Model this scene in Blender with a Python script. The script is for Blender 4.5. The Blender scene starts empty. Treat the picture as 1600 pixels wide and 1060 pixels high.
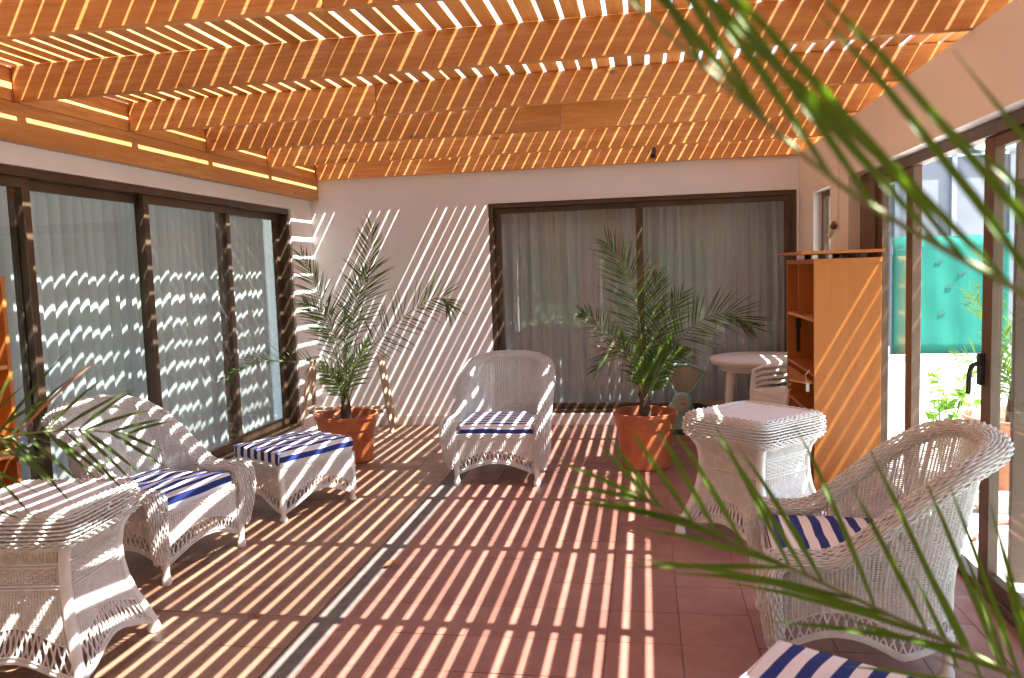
import bpy, math, random
import numpy as np
from mathutils import Vector, Matrix
random.seed(7); rng = np.random.default_rng(7)
R = math.radians
scene = bpy.context.scene
col = scene.collection

# ------------------------------------------------------------------ camera
def cam_basis(yaw, pitch, roll):
    f = Vector((-math.sin(yaw), math.cos(yaw), 0)); r = Vector((math.cos(yaw), math.sin(yaw), 0)); u = Vector((0, 0, 1))
    f2 = f*math.cos(pitch) - u*math.sin(pitch); u2 = u*math.cos(pitch) + f*math.sin(pitch)
    return r*math.cos(roll) - u2*math.sin(roll), u2*math.cos(roll) + r*math.sin(roll), f2
cr, cu, cf = cam_basis(0.167234, 0.0858186, 0.0330591)
cam = bpy.data.cameras.new('camera'); cam.sensor_width = 36; cam.lens = 1246.594/1600*36
cam.clip_start = 0.05; cam.clip_end = 500
cam.dof.use_dof = True; cam.dof.focus_distance = 5.2; cam.dof.aperture_fstop = 4.2
co = bpy.data.objects.new('camera', cam); col.objects.link(co)
co.matrix_world = Matrix(((cr.x, cu.x, -cf.x, 0), (cr.y, cu.y, -cf.y, 0), (cr.z, cu.z, -cf.z, 1.5), (0, 0, 0, 1)))
scene.camera = co

# ------------------------------------------------------------------ sky, sun, exposure
SUN = Vector((-0.56, 0.168, -1.0)).normalized()          # direction the light travels
w = bpy.data.worlds.new('World'); scene.world = w; w.use_nodes = True
nt = w.node_tree; bg = nt.nodes['Background']
sky = nt.nodes.new('ShaderNodeTexSky'); sky.sky_type = 'NISHITA'; sky.sun_disc = False
sky.sun_elevation = math.asin(-SUN.z); sky.sun_rotation = math.atan2(-SUN.x, -SUN.y)
nt.links.new(sky.outputs[0], bg.inputs[0]); bg.inputs[1].default_value = 0.10
sl = bpy.data.lights.new('sun', 'SUN'); sl.energy = 5.0; sl.angle = R(0.53); sl.color = (1.0, 0.975, 0.93)
so = bpy.data.objects.new('sun', sl); col.objects.link(so)
so.rotation_euler = SUN.to_track_quat('-Z', 'Y').to_euler()
scene.view_settings.view_transform = 'Standard'; scene.view_settings.look = 'None'
scene.view_settings.exposure = 3.2; scene.view_settings.gamma = 1
cy = scene.cycles
cy.max_bounces = 10; cy.diffuse_bounces = 6; cy.glossy_bounces = 4; cy.transmission_bounces = 6; cy.transparent_max_bounces = 24
cy.caustics_reflective = False; cy.caustics_refractive = False; cy.sample_clamp_indirect = 6.0

# ------------------------------------------------------------------ materials
M = {}
class NT:
    def __init__(s, name):
        m = bpy.data.materials.new(name); m.use_nodes = True; s.m = m; s.t = m.node_tree
        s.b = s.t.nodes['Principled BSDF']; s.out = s.t.nodes['Material Output']; M[name] = m
    def n(s, typ, **kw):
        nd = s.t.nodes.new(typ)
        for k, v in kw.items(): setattr(nd, k, v)
        return nd
    def l(s, a, b): s.t.links.new(a, b)
    def coord(s, scale=(1, 1, 1), rand=False, which='Object'):
        tc = s.n('ShaderNodeTexCoord'); mp = s.n('ShaderNodeMapping'); mp.inputs['Scale'].default_value = scale
        src = tc.outputs[which]
        if rand:
            oi = s.n('ShaderNodeObjectInfo'); vm = s.n('ShaderNodeVectorMath', operation='MULTIPLY_ADD')
            cmb = s.n('ShaderNodeCombineXYZ')
            for i in range(3): s.l(oi.outputs['Random'], cmb.inputs[i])
            s.l(cmb.outputs[0], vm.inputs[0]); vm.inputs[1].default_value = (37, 53, 71); s.l(src, vm.inputs[2]); src = vm.outputs[0]
        s.l(src, mp.inputs[0]); return mp.outputs[0]
    def noise(s, vec, scale, detail=4, rough=.55, dist=0):
        nz = s.n('ShaderNodeTexNoise'); nz.inputs['Scale'].default_value = scale; nz.inputs['Detail'].default_value = detail
        nz.inputs['Roughness'].default_value = rough; nz.inputs['Distortion'].default_value = dist
        s.l(vec, nz.inputs['Vector']); return nz.outputs[0]
    def ramp(s, fac, stops):
        r = s.n('ShaderNodeValToRGB'); e = r.color_ramp.elements
        while len(e) < len(stops): e.new(.5)
        for el, (p, c) in zip(e, stops): el.position = p; el.color = (*c, 1)
        s.l(fac, r.inputs[0]); return r.outputs[0]
    def mix(s, fac, a, b, mode='MIX'):
        m = s.n('ShaderNodeMix', data_type='RGBA', blend_type=mode)
        if isinstance(fac, float): m.inputs[0].default_value = fac
        else: s.l(fac, m.inputs[0])
        for x, i in ((a, 6), (b, 7)):
            if isinstance(x, tuple): m.inputs[i].default_value = (*x, 1)
            else: s.l(x, m.inputs[i])
        return m.outputs[2]
    def math(s, op, a, b=None):
        m = s.n('ShaderNodeMath', operation=op)
        for i, x in enumerate((a, b)):
            if x is None: continue
            if isinstance(x, (int, float)): m.inputs[i].default_value = x
            else: s.l(x, m.inputs[i])
        return m.outputs[0]
    def bump(s, h, strength=.3, dist=.01):
        b = s.n('ShaderNodeBump'); b.inputs['Strength'].default_value = strength; b.inputs['Distance'].default_value = dist
        s.l(h, b.inputs['Height']); s.l(b.outputs[0], s.b.inputs['Normal'])
    def set(s, color=None, rough=None, metal=None, spec=None):
        if color is not None:
            if isinstance(color, tuple): s.b.inputs['Base Color'].default_value = (*color, 1)
            else: s.l(color, s.b.inputs['Base Color'])
        if rough is not None: s.b.inputs['Roughness'].default_value = rough
        if metal is not None: s.b.inputs['Metallic'].default_value = metal
        if spec is not None: s.b.inputs['Specular IOR Level'].default_value = spec
        return s

def speck(name, c, rough=.5, var=.12, scale=9, bump=0.0, bscale=60, metal=0):
    a = NT(name); v = a.coord()
    n = a.noise(v, scale)
    lo = tuple(x*(1-var) for x in c); hi = tuple(min(1, x*(1+var)) for x in c)
    a.set(a.ramp(n, [(.3, lo), (.7, hi)]), rough, metal)
    if bump: a.bump(a.noise(v, bscale, 3), bump, .004)
    return a
def wood(name, c1, c2, dark, stretch, rough=.45, knots=True):
    a = NT(name); v = a.coord(stretch, rand=True)
    g1 = a.noise(v, .6, 3, .5, .25)
    c = a.ramp(g1, [(.28, dark), (.45, c1), (.62, c2), (.8, c1)])
    lines = a.noise(v, 3.2, 3, .6)
    c = a.mix(a.ramp(lines, [(.34, (0, 0, 0)), (.60, (1, 1, 1))]), tuple(x*.84 for x in c1), c)
    if knots:
        vk = a.coord(tuple({True: 3.0, False: 9.0}[x < 5] for x in stretch), rand=True)
        vo = a.n('ShaderNodeTexVoronoi'); vo.inputs['Scale'].default_value = .8; a.l(vk, vo.inputs['Vector'])
        k = a.ramp(vo.outputs['Distance'], [(.045, (1, 1, 1)), (.11, (0, 0, 0))])
        c = a.mix(k, c, tuple(x*.55 for x in dark))
    oi = a.n('ShaderNodeObjectInfo'); hv = a.n('ShaderNodeHueSaturation')
    a.l(a.math('MULTIPLY_ADD', oi.outputs['Random'], .35), hv.inputs['Value'])
    hv.inputs['Value'].default_value = 1
    mm = a.math('ADD', a.math('MULTIPLY', oi.outputs['Random'], .44), .76); a.l(mm, hv.inputs['Value'])
    a.l(c, hv.inputs['Color']); a.set(hv.outputs[0], rough); a.bump(lines, .15, .003)
    return a
wood('beam_wood', (.60, .265, .072), (.68, .335, .115), (.45, .175, .045), (1.3, 22, 22))
wood('slat_wood', (.60, .27, .075), (.68, .34, .115), (.45, .18, .045), (22, 1.3, 22), knots=False)
wood('ledger_wood', (.60, .27, .072), (.69, .345, .115), (.46, .185, .045), (22, 1.3, 14))
wood('trestle_wood', (.42, .30, .20), (.52, .40, .29), (.30, .20, .12), (14, 14, 2), rough=.7, knots=False)
a = NT('laminate'); v = a.coord((14, 14, 1.2), rand=True)
a.set(a.ramp(a.noise(v, 1.3, 5, .6, .8), [(.3, (.40, .135, .026)), (.7, (.45, .158, .033))]), .38)
a = NT('laminate_edge'); v = a.coord((14, 14, 1.2), rand=True)
a.set(a.ramp(a.noise(v, 1.3, 5, .6, .8), [(.3, (.54, .25, .09)), (.7, (.60, .30, .12))]), .42)
# plaster: hand-trowelled, a few stains
def plaster(name, c):
    a = NT(name); v = a.coord()
    big = a.noise(v, 1.1, 5, .6); mid = a.noise(v, 7, 4)
    cc = a.ramp(big, [(.3, tuple(x*.92 for x in c)), (.7, c)])
    st = a.coord((9, 9, .55)); streak = a.ramp(a.noise(st, 1.0, 3), [(.70, (0, 0, 0)), (.82, (1, 1, 1))])
    cc = a.mix(a.math('MULTIPLY', streak, .25), cc, tuple(x*.72 for x in c))
    a.set(cc, .85, spec=.2)
    h = a.math('ADD', a.math('MULTIPLY', mid, .6), a.math('MULTIPLY', a.noise(v, 90, 3), .25)); a.bump(h, .35, .006)
plaster('plaster', (.81, .80, .79)); plaster('skirting', (.70, .66, .61)); plaster('inner_wall', (.62, .60, .57))
# clay tiles
def tile(name, c1, c2, stain):
    a = NT(name); v = a.coord(rand=True)
    oi = a.n('ShaderNodeObjectInfo')
    c = a.ramp(oi.outputs['Random'], [(0, c1), (1, c2)])
    n = a.noise(v, 5, 5, .6)
    c = a.mix(a.ramp(n, [(.35, (0, 0, 0)), (.72, (1, 1, 1))]), c, stain)
    w2 = a.coord(); dust = a.ramp(a.noise(w2, 1.7, 5, .65), [(.50, (0, 0, 0)), (.74, (1, 1, 1))])
    c = a.mix(a.math('MULTIPLY', dust, .22), c, (.46, .36, .30))
    d = a.ramp(a.noise(v, 46, 3), [(.62, (0, 0, 0)), (.72, (1, 1, 1))])
    c = a.mix(a.math('MULTIPLY', d, .16), c, (.5, .42, .36))
    a.set(c, .5); rr = a.ramp(n, [(.3, (.36,)*3), (.75, (.62,)*3)]); a.l(rr, a.b.inputs['Roughness'])
    a.bump(a.math('ADD', a.noise(v, 9, 3), a.math('MULTIPLY', a.noise(v, 70, 2), .2)), .18, .006)
tile('tile_red', (.265, .120, .088), (.350, .162, .118), (.255, .118, .09))
tile('tile_brown', (.265, .142, .088), (.345, .190, .118), (.24, .132, .086))
speck('grout', (.255, .145, .108), .9, .2, 20, .3); speck('cement', (.165, .14, .12), .85, .2, 14, .4, 120)
a = NT('wicker_white'); v = a.coord(); a.set(a.mix(a.ramp(a.noise(v, 5, 4), [(.45, (0, 0, 0)), (.75, (.6, .6, .6))]), a.ramp(a.noise(v, 30, 3), [(.3, (.60, .585, .56)), (.7, (.74, .725, .70))]), (.56, .49, .40)), .45)
speck('white_paint', (.72, .705, .68), .4, .05, 14)
speck('frame_bronze', (.095, .062, .038), .38, .25, 6, metal=.35)
speck('frame_brown', (.11, .065, .042), .42, .2, 6)
speck('black_plastic', (.015, .015, .016), .4, .1); speck('steel', (.55, .54, .52), .3, .1, metal=1)
speck('pot_plastic', (.44, .125, .045), .45, .20, 7, .05)
speck('pot_clay', (.55, .25, .16), .8, .15, 8, .3)
speck('soil', (.055, .036, .024), .95, .4, 30, .8, 50)
speck('plastic_white', (.74, .71, .67), .35, .04, 5)
speck('mint', (.30, .48, .40), .4, .12, 9); speck('scale_face', (.50, .47, .36), .35, .12, 6)
speck('brass', (.42, .30, .16), .45, .2, 9, metal=.6); speck('dark_wood', (.13, .075, .045), .5, .2)
speck('net_hole', (.012, .05, .045), .8, .2); speck('red_print', (.45, .08, .05), .4, .1); speck('ink', (.05, .045, .04), .5, .1)
speck('trunk', (.10, .062, .036), .9, .35, 30, .8, 40)
speck('pavement', (.42, .40, .37), .85, .10, 3, .3, 40); speck('grey_wall', (.12, .127, .14), .8, .10, 2)
speck('steel_grey', (.16, .17, .19), .5, .1); speck('stone', (.42, .39, .35), .9, .3, 10, .5)
speck('bulb_glass', (.80, .78, .72), .15, .05); speck('room_floor', (.30, .26, .22), .6, .1)
# leaves: translucent blades
def leaf(name, c, dry=(.35, .26, .10)):
    a = NT(name); v = a.coord()
    n = a.noise(v, 11, 3)
    cc = a.ramp(n, [(.3, tuple(x*.75 for x in c)), (.7, tuple(x*1.25 for x in c))])
    a.set(cc, .42, spec=.35); tr = a.n('ShaderNodeBsdfTranslucent')
    a.l(a.mix(.75, cc, (c[0]*3.4, c[1]*3.6, c[2]*.6)), tr.inputs[0])
    mx = a.n('ShaderNodeMixShader'); mx.inputs[0].default_value = .34
    a.l(a.b.outputs[0], mx.inputs[1]); a.l(tr.outputs[0], mx.inputs[2]); a.l(mx.outputs[0], a.out.inputs[0])
leaf('palm_leaf', (.042, .074, .015)); leaf('palm_leaf_fresh', (.066, .125, .016)); leaf('shrub_leaf', (.075, .16, .03)); leaf('hedge_leaf', (.15, .25, .06))
speck('lawn_green', (.07, .11, .03), .9, .3, 12, .5, 60); speck('rachis', (.16, .20, .06), .5, .2); speck('dry_leaf', (.36, .14, .06), .7, .2)
# thin clear glass: Schlick reflection over transparency
def glass(name, tint, base=.045):
    a = NT(name); g = a.n('ShaderNodeNewGeometry')
    d = a.n('ShaderNodeVectorMath', operation='DOT_PRODUCT'); a.l(g.outputs['Incoming'], d.inputs[0]); a.l(g.outputs['Normal'], d.inputs[1])
    f = a.math('POWER', a.math('SUBTRACT', 1, a.math('ABSOLUTE', d.outputs['Value'])), 5)
    f = a.math('ADD', a.math('MULTIPLY', f, 1-base), base)
    t = a.n('ShaderNodeBsdfTransparent'); t.inputs[0].default_value = (*tint, 1)
    gl = a.n('ShaderNodeBsdfGlossy'); gl.inputs['Roughness'].default_value = 0.0
    mx = a.n('ShaderNodeMixShader'); a.l(f, mx.inputs[0]); a.l(t.outputs[0], mx.inputs[1]); a.l(gl.outputs[0], mx.inputs[2])
    a.l(mx.outputs[0], a.out.inputs[0])
glass('glass', (.90, .94, .93)); glass('scale_glass', (.93, .95, .93))
# cloths
def sheer(name, c, alpha, tl_=.35):
    a = NT(name); v = a.coord((60, 1, 1)); a.set(a.ramp(a.noise(v, 1, 2), [(.3, tuple(x*.86 for x in c)), (.7, c)]), .9, spec=.05)
    tl = a.n('ShaderNodeBsdfTranslucent'); tl.inputs[0].default_value = (*c, 1)
    m1 = a.n('ShaderNodeMixShader'); m1.inputs[0].default_value = tl_; a.l(a.b.outputs[0], m1.inputs[1]); a.l(tl.outputs[0], m1.inputs[2])
    tp = a.n('ShaderNodeBsdfTransparent'); m2 = a.n('ShaderNodeMixShader'); m2.inputs[0].default_value = alpha
    a.l(m1.outputs[0], m2.inputs[1]); a.l(tp.outputs[0], m2.inputs[2]); a.l(m2.outputs[0], a.out.inputs[0])
sheer('sheer_cloth', (.92, .885, .91), .05, .25); sheer('vane_cloth', (.60, .60, .60), .0, .14)
a = NT('shade_net'); v = a.coord((40, 40, 1.5))
a.set(a.ramp(a.noise(v, 1, 3), [(.3, (.013, .098, .074)), (.7, (.016, .112, .085))]), .85, spec=.1)
# striped canvas: stripes run along local x, repeat along local y and wrap down the sides
def canvas(name, period, phase):
    a = NT(name); tc = a.n('ShaderNodeTexCoord'); sp = a.n('ShaderNodeSeparateXYZ'); a.l(tc.outputs['Object'], sp.inputs[0])
    wob = a.math('MULTIPLY', a.noise(tc.outputs['Object'], 6, 2), .006)
    uv = a.n('ShaderNodeAttribute', attribute_name='stripe')
    s = a.math('FRACT', a.math('ADD', a.math('DIVIDE', a.math('ADD', uv.outputs['Fac'], wob), period), phase))
    f = a.ramp(s, [(.47, (0, 0, 0)), (.49, (1, 1, 1)), (.98, (1, 1, 1)), (1.0, (0, 0, 0))])
    c = a.mix(f, (.022, .040, .20), (.80, .79, .80))
    n = a.noise(a.coord(), 260, 2)
    a.set(c, .8, spec=.2); a.bump(a.math('ADD', a.math('MULTIPLY', n, .3), a.noise(tc.outputs['Object'], 14, 2)), .25, .006)
canvas('canvas_a', .064, .0); canvas('canvas_b', .076, .3); canvas('canvas_c', .073, .15)
a = NT('gravel'); v = a.coord(); vo = a.n('ShaderNodeTexVoronoi'); vo.inputs['Scale'].default_value = 28; a.l(v, vo.inputs['Vector'])
a.set(a.ramp(vo.outputs['Color'], [(.2, (.30, .27, .24)), (.8, (.62, .58, .52))]), .9); a.bump(vo.outputs['Distance'], .8, .02)

# ------------------------------------------------------------------ mesh helpers
def children(o): return [c for c in bpy.data.objects if c.parent == o]
def tag(o, label=None, cat=None, group=None, kind=None):
    for k, v in (('label', label), ('category', cat), ('group', group), ('kind', kind)):
        if v: o[k] = v
    return o
def empty(name, loc=(0, 0, 0), rz=0, label=None, cat=None, group=None):
    o = bpy.data.objects.new(name, None); col.objects.link(o); o.location = loc; o.rotation_euler[2] = rz; o.empty_display_size = .1
    return tag(o, label, cat, group)
def link(name, me, mat, parent=None, loc=None, rz=None):
    if mat and not me.materials: me.materials.append(M[mat])
    o = bpy.data.objects.new(name, me); col.objects.link(o)
    if parent: o.parent = parent
    if loc is not None: o.location = loc
    if rz is not None: o.rotation_euler[2] = rz
    return o
class MB:
    def __init__(s): s.V = []; s.F = []; s.n = 0; s.attr = None
    def add(s, v, f):
        v = np.asarray(v, float).reshape(-1, 3); s.V.append(v); n = s.n
        s.F.extend([tuple(int(i)+n for i in q) for q in f]); s.n += len(v); return s
    def box(s, lo, hi, rz=0, piv=None):
        (x0, y0, z0), (x1, y1, z1) = lo, hi
        v = np.array([(x0,y0,z0),(x1,y0,z0),(x1,y1,z0),(x0,y1,z0),(x0,y0,z1),(x1,y0,z1),(x1,y1,z1),(x0,y1,z1)], float)
        if rz:
            p = np.array(piv if piv is not None else ((x0+x1)/2, (y0+y1)/2)); c, sn = math.cos(rz), math.sin(rz)
            q = v[:, :2]-p; v[:, :2] = q @ np.array([[c, sn], [-sn, c]]) + p
        return s.add(v, [(0,3,2,1),(4,5,6,7),(0,1,5,4),(1,2,6,5),(2,3,7,6),(3,0,4,7)])
    def bar(s, p0, p1, w, h, up=(0, 0, 1)):
        p0, p1 = Vector(p0), Vector(p1); t = (p1-p0).normalized(); a = t.cross(Vector(up))
        if a.length < 1e-4: a = Vector((1, 0, 0))
        a.normalize(); b = a.cross(t); v = []
        for p in (p0, p1):
            for i, j in ((-1,-1),(1,-1),(1,1),(-1,1)): v.append(p + a*w/2*i + b*h/2*j)
        return s.add([tuple(q) for q in v], [(0,1,2,3),(7,6,5,4),(0,4,5,1),(1,5,6,2),(2,6,7,3),(3,7,4,0)])
    def tube(s, path, r, k=6, caps=True):
        P = np.asarray(path, float); n = len(P); r = np.broadcast_to(np.asarray(r, float), (n,))
        T = np.gradient(P, axis=0); T /= np.linalg.norm(T, axis=1)[:, None]+1e-12
        ref = np.array([0, 0, 1.]) if abs(T[0][2]) < .8 else np.array([1., 0, 0])
        V = []
        A = np.cross(T, ref); A /= np.linalg.norm(A, axis=1)[:, None]+1e-9; B = np.cross(A, T)
        an = np.arange(k)*2*math.pi/k
        V = P[:, None]+r[:, None, None]*(np.cos(an)[None, :, None]*A[:, None]+np.sin(an)[None, :, None]*B[:, None])
        F = [(i*k+j, i*k+(j+1) % k, (i+1)*k+(j+1) % k, (i+1)*k+j) for i in range(n-1) for j in range(k)]
        if caps: F += [tuple(range(k))[::-1], tuple(range((n-1)*k, n*k))]
        return s.add(V, F)
    def lathe(s, prof, k=24, c=(0, 0), cap=True):
        V = []; F = []; n = len(prof)
        for r, z in prof:
            for j in range(k):
                an = 2*math.pi*j/k; V.append((c[0]+r*math.cos(an), c[1]+r*math.sin(an), z))
        F = [(i*k+j, i*k+(j+1) % k, (i+1)*k+(j+1) % k, (i+1)*k+j) for i in range(n-1) for j in range(k)]
        if cap: F += [tuple(range(k))[::-1], tuple(range((n-1)*k, n*k))]
        return s.add(V, F)
    def prism(s, pts, y0, y1, axis='y'):
        n = len(pts); mk = {'y': lambda a, b, y: (a, y, b), 'x': lambda a, b, y: (y, a, b), 'z': lambda a, b, y: (a, b, y)}[axis]
        V = [mk(a, b, y0) for a, b in pts]+[mk(a, b, y1) for a, b in pts]
        F = [tuple(range(n)), tuple(range(n, 2*n))[::-1]]+[(i, i+n, (i+1) % n+n, (i+1) % n) for i in range(n)]
        return s.add(V, F)
    def mesh(s, name, smooth=False):
        me = bpy.data.meshes.new(name); V = np.concatenate(s.V) if s.V else np.zeros((0, 3))
        me.from_pydata([tuple(v) for v in V], [], s.F); me.update()
        import bmesh
        if len(s.F) < 4000:
            bm = bmesh.new(); bm.from_mesh(me); bmesh.ops.recalc_face_normals(bm, faces=bm.faces); bm.to_mesh(me); bm.free()
        if smooth:
            me.polygons.foreach_set('use_smooth', [True]*len(me.polygons))
            if smooth != 'all': me.set_sharp_from_angle(angle=R(40))
        return me
    def build(s, name, mat, parent=None, smooth=False, bevel=0, loc=None, rz=None):
        o = link(name, s.mesh(name, smooth), mat, parent, loc, rz)
        if bevel:
            b = o.modifiers.new('bevel', 'BEVEL'); b.width = bevel; b.segments = 2; b.limit_method = 'ANGLE'; b.angle_limit = R(35)
        return o
def fastmesh(name, V, Q):
    V = np.ascontiguousarray(V, dtype=np.float32).reshape(-1, 3); Q = np.ascontiguousarray(Q, dtype=np.int32).reshape(-1, 4)
    me = bpy.data.meshes.new(name); me.vertices.add(len(V)); me.vertices.foreach_set('co', V.ravel())
    me.loops.add(Q.size); me.loops.foreach_set('vertex_index', Q.ravel())
    me.polygons.add(len(Q)); me.polygons.foreach_set('loop_start', np.arange(len(Q), dtype=np.int32)*4)
    me.polygons.foreach_set('use_smooth', np.ones(len(Q), bool)); me.update(calc_edges=True); me.validate()
    return me
class Weave:
    """woven strands as tubes, gathered as quad arrays"""
    def __init__(s): s.V = []; s.Q = []; s.n = 0
    def grid_tubes(s, C, A, B, mask=None, closed=False):
        """C centre lines (rows, n, 3); A, B half axes of the diamond section"""
        r, n = C.shape[:2]
        V = np.stack([C+A, C+B, C-A, C-B], axis=2)
        idx = np.arange(r*n*4).reshape(r, n, 4)
        nx = np.roll(idx, -1, axis=1) if closed else idx[:, 1:]
        cu_ = idx if closed else idx[:, :-1]
        q = np.stack([cu_, np.roll(cu_, -1, axis=2), np.roll(nx, -1, axis=2), nx], axis=-1)
        if mask is not None:
            mk = mask & np.roll(mask, -1, axis=1) if closed else mask[:, :-1] & mask[:, 1:]
            q = q[mk]
        s.V.append(V.reshape(-1, 3)); s.Q.append(q.reshape(-1, 4)+s.n); s.n += V.size//3
    def weave(s, P, u, v, amp=.0028, r=.003, rv=None, mask=None, closed=False, twill=1):
        U, Vv = np.meshgrid(u, v); C = P(U, Vv)
        du = (np.roll(C, -1, 1)-np.roll(C, 1, 1)) if closed else np.gradient(C, axis=1)
        dv = np.gradient(C, axis=0); N = np.cross(du, dv); N /= np.linalg.norm(N, axis=2)[..., None]+1e-12
        T = du/(np.linalg.norm(du, axis=2)[..., None]+1e-12); Bv = np.cross(N, T)
        i, j = np.indices(U.shape); sg = np.where(((i//twill)+j) % 2 == 0, 1., -1.)[..., None]
        C = C+N*amp*sg+rng.normal(0, .0005, C.shape)
        if rv is None: rv = np.linalg.norm(dv, axis=2)[..., None]*.43
        s.grid_tubes(C, N*r, Bv*rv, mask(U, Vv) if mask else None, closed)
    def stakes(s, P, u, vlo, vhi, m=8, r=.0035, out=0.0):
        t = np.linspace(0, 1, m); U = np.repeat(u[:, None], m, 1); lo = vlo(u)[:, None] if callable(vlo) else vlo; hi = vhi(u)[:, None] if callable(vhi) else vhi
        Vv = lo+(hi-lo)*t[None]; C = P(U, Vv)
        s.free(C, r, out)
    def free(s, C, r, out=0.0):
        T = np.gradient(C, axis=1); T /= np.linalg.norm(T, axis=2)[..., None]+1e-12
        ref = np.where(np.abs(T[..., 2:3]) < .8, np.array([0, 0, 1.]), np.array([1., .3, 0]))
        A = np.cross(T, ref); A /= np.linalg.norm(A, axis=2)[..., None]+1e-12; B = np.cross(A, T)
        s.grid_tubes(C, A*r, B*r)
    def lattice(s, P, u, ztop, zbot, step=2.2, r=.0027):
        """crossing canes between two edges"""
        n = len(u); du = u[1]-u[0]; t = np.linspace(0, 1, 4)
        for sg in (1, -1):
            ue = u+sg*du*step; k = (ue >= u[0]) & (ue <= u[-1]); a_, b_ = u[k], ue[k]
            if not len(a_): continue
            U = a_[:, None]+(b_-a_)[:, None]*t[None]; Z = ztop(a_)[:, None]*(1-t)[None]+zbot(b_)[:, None]*t[None]
            C = P(U, Z); C = C+rng.normal(0, .0012, C.shape); s.free(C, r)
    def build(s, name, mat, parent=None, loc=None):
        return link(name, fastmesh(name, np.concatenate(s.V), np.concatenate(s.Q)), mat, parent, loc)
    def mesh(s, name): return fastmesh(name, np.concatenate(s.V), np.concatenate(s.Q))
def copy_tree(o, parent=None):
    c = o.copy(); col.objects.link(c); c.parent = parent
    for ch in children(o): copy_tree(ch, c)
    return c

# ------------------------------------------------------------------ setting: ground, floor, tiles
XL, XR, YB = -3.25, 1.37, 7.55
g = MB().add([(-60, -60, -.06), (60, -60, -.06), (60, 80, -.06), (-60, 80, -.06)], [(0, 1, 2, 3)])
tag(g.build('ground', 'pavement'), kind='structure')
fl = MB().box((XL-.1, -2.2, -.055), (1.55, YB+.1, -.006)).build('floor', 'grout'); tag(fl, kind='structure')
T_ = .295; J = .0032
tm = {}
for nm, mt in (('r', 'tile_red'), ('b', 'tile_brown')):
    b_ = MB().box((0, 0, -.0055), (T_-J, T_-J, 0)); me = b_.mesh('tile'); me.materials.append(M[mt]); tm[nm] = me
def put_tile(x, y, kind, sx=1., sy=1.):
    o = link('tile', tm[kind], None, fl, (x+J/2, y+J/2, random.uniform(-.0008, .0008))); o.scale = (sx, sy, 1)
    o.rotation_euler = (random.gauss(0, .0012), random.gauss(0, .0012), 0)
rows = [3.40+T_*k for k in range(-5, 14)]
for y in rows:
    sy = min(1., (YB-.002-y)/T_)
    if sy < .1: continue
    for k in range(-5, 5):
        x = .115+T_*k
        x0 = max(x, -1.335); x1 = min(x+T_, 1.44)
        if x1-x0 > .03: put_tile(x0, y, 'r', (x1-x0-J)/(T_-J), sy)
    for k in range(7):
        x = -1.47-T_*(k+1); x0 = max(x, XL)
        if x+T_-x0 > .03: put_tile(x0, y+.11 if y+.11+T_ < YB else y, 'b', (x+T_-x0-J)/(T_-J), 1 if y+.11+T_ < YB else sy)
tag(MB().box((-1.467, -2, -.0055), (-1.338, YB, -.0022)).build('cement_strip', 'cement', fl))
# plain far part of the floor behind the camera
a = NT('tile_far'); v = a.coord(); br = a.n('ShaderNodeTexBrick'); br.offset = 0; a.l(v, br.inputs['Vector'])
br.inputs['Scale'].default_value = 1; br.inputs['Brick Width'].default_value = T_; br.inputs['Row Height'].default_value = T_; br.inputs['Mortar Size'].default_value = .004
br.inputs['Color1'].default_value = (.34, .15, .11, 1); br.inputs['Color2'].default_value = (.30, .14, .10, 1); br.inputs['Mortar'].default_value = (.2, .16, .13, 1)
a.set(br.outputs[0], .5)
MB().box((XL, -2.1, -.0055), (-1.47, 1.9, -.001)).build('tile_area', 'tile_far', fl); MB().box((-1.34, -2.1, -.0055), (1.44, 1.9, -.001)).build('tile_area', 'tile_far', fl)

# ------------------------------------------------------------------ walls
def wall(boxes, label, mat='plaster'):
    b_ = MB()
    for lo, hi in boxes: b_.box(lo, hi)
    return tag(b_.build('plaster_wall', mat), label, 'wall')
HB = 2.66
# back wall with its sliding-door opening X -1.466..1.353, z .12..2.14
wall([((-3.75, YB, -.05), (-1.466, YB+.2, HB)), ((-1.466, YB, 2.14), (1.353, YB+.2, HB)), ((1.353, YB, -.05), (1.75, YB+.2, HB)),
      ((-1.466, YB, -.05), (1.353, YB+.2, .115))], 'cream plastered end wall around the curtained sliding door')
wl = wall([((XL-.2, 7.08, -.05), (XL, YB-.001, HB)), ((XL-.2, -2.2, 2.137), (XL, 7.08, HB)), ((XL-.2, 1.7, -.05), (XL, 7.08, .085)), ((XL-.2, -2.2, -.05), (XL, 1.7, 2.137))],
     'cream plastered side wall above the sliding doors with vertical blinds')
wr = wall([((XR, 6.92, -.05), (1.60, YB-.001, 2.44)), ((XR, 6.32, 2.05), (1.60, 6.92, 2.44)), ((XR, 6.32, -.05), (1.60, 6.92, .9)), ((XR, 5.78, -.05), (1.60, 6.32, 2.44)),
      ((XR, -2.2, 2.06), (1.60, 5.78, 2.44)), ((XR, -2.2, -.05), (1.60, 2.2, 2.06))], 'tan plastered side wall over the garden door and small window')
wall([((XL-.2, -2.4, -.05), (-2.8, -2.2, HB)), ((-2.8, -2.4, 2.0), (-1.42, -2.2, HB)), ((-1.42, -2.4, -.05), (-.95, -2.2, HB)), ((-.95, -2.4, 2.02), (1.36, -2.2, HB)), ((1.36, -2.4, -.05), (1.6, -2.2, HB))],
     'plastered garden-side wall with two openings, reflected in the curtained door')
sk = MB().box((XL+.001, YB-.014, 0), (-1.48, YB, .10)); sk.box((-1.48, YB-.016, 0), (XR-.001, YB, .112))
sk.build('skirting', 'skirting', bpy.data.objects['plaster_wall'], bevel=.004)

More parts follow.
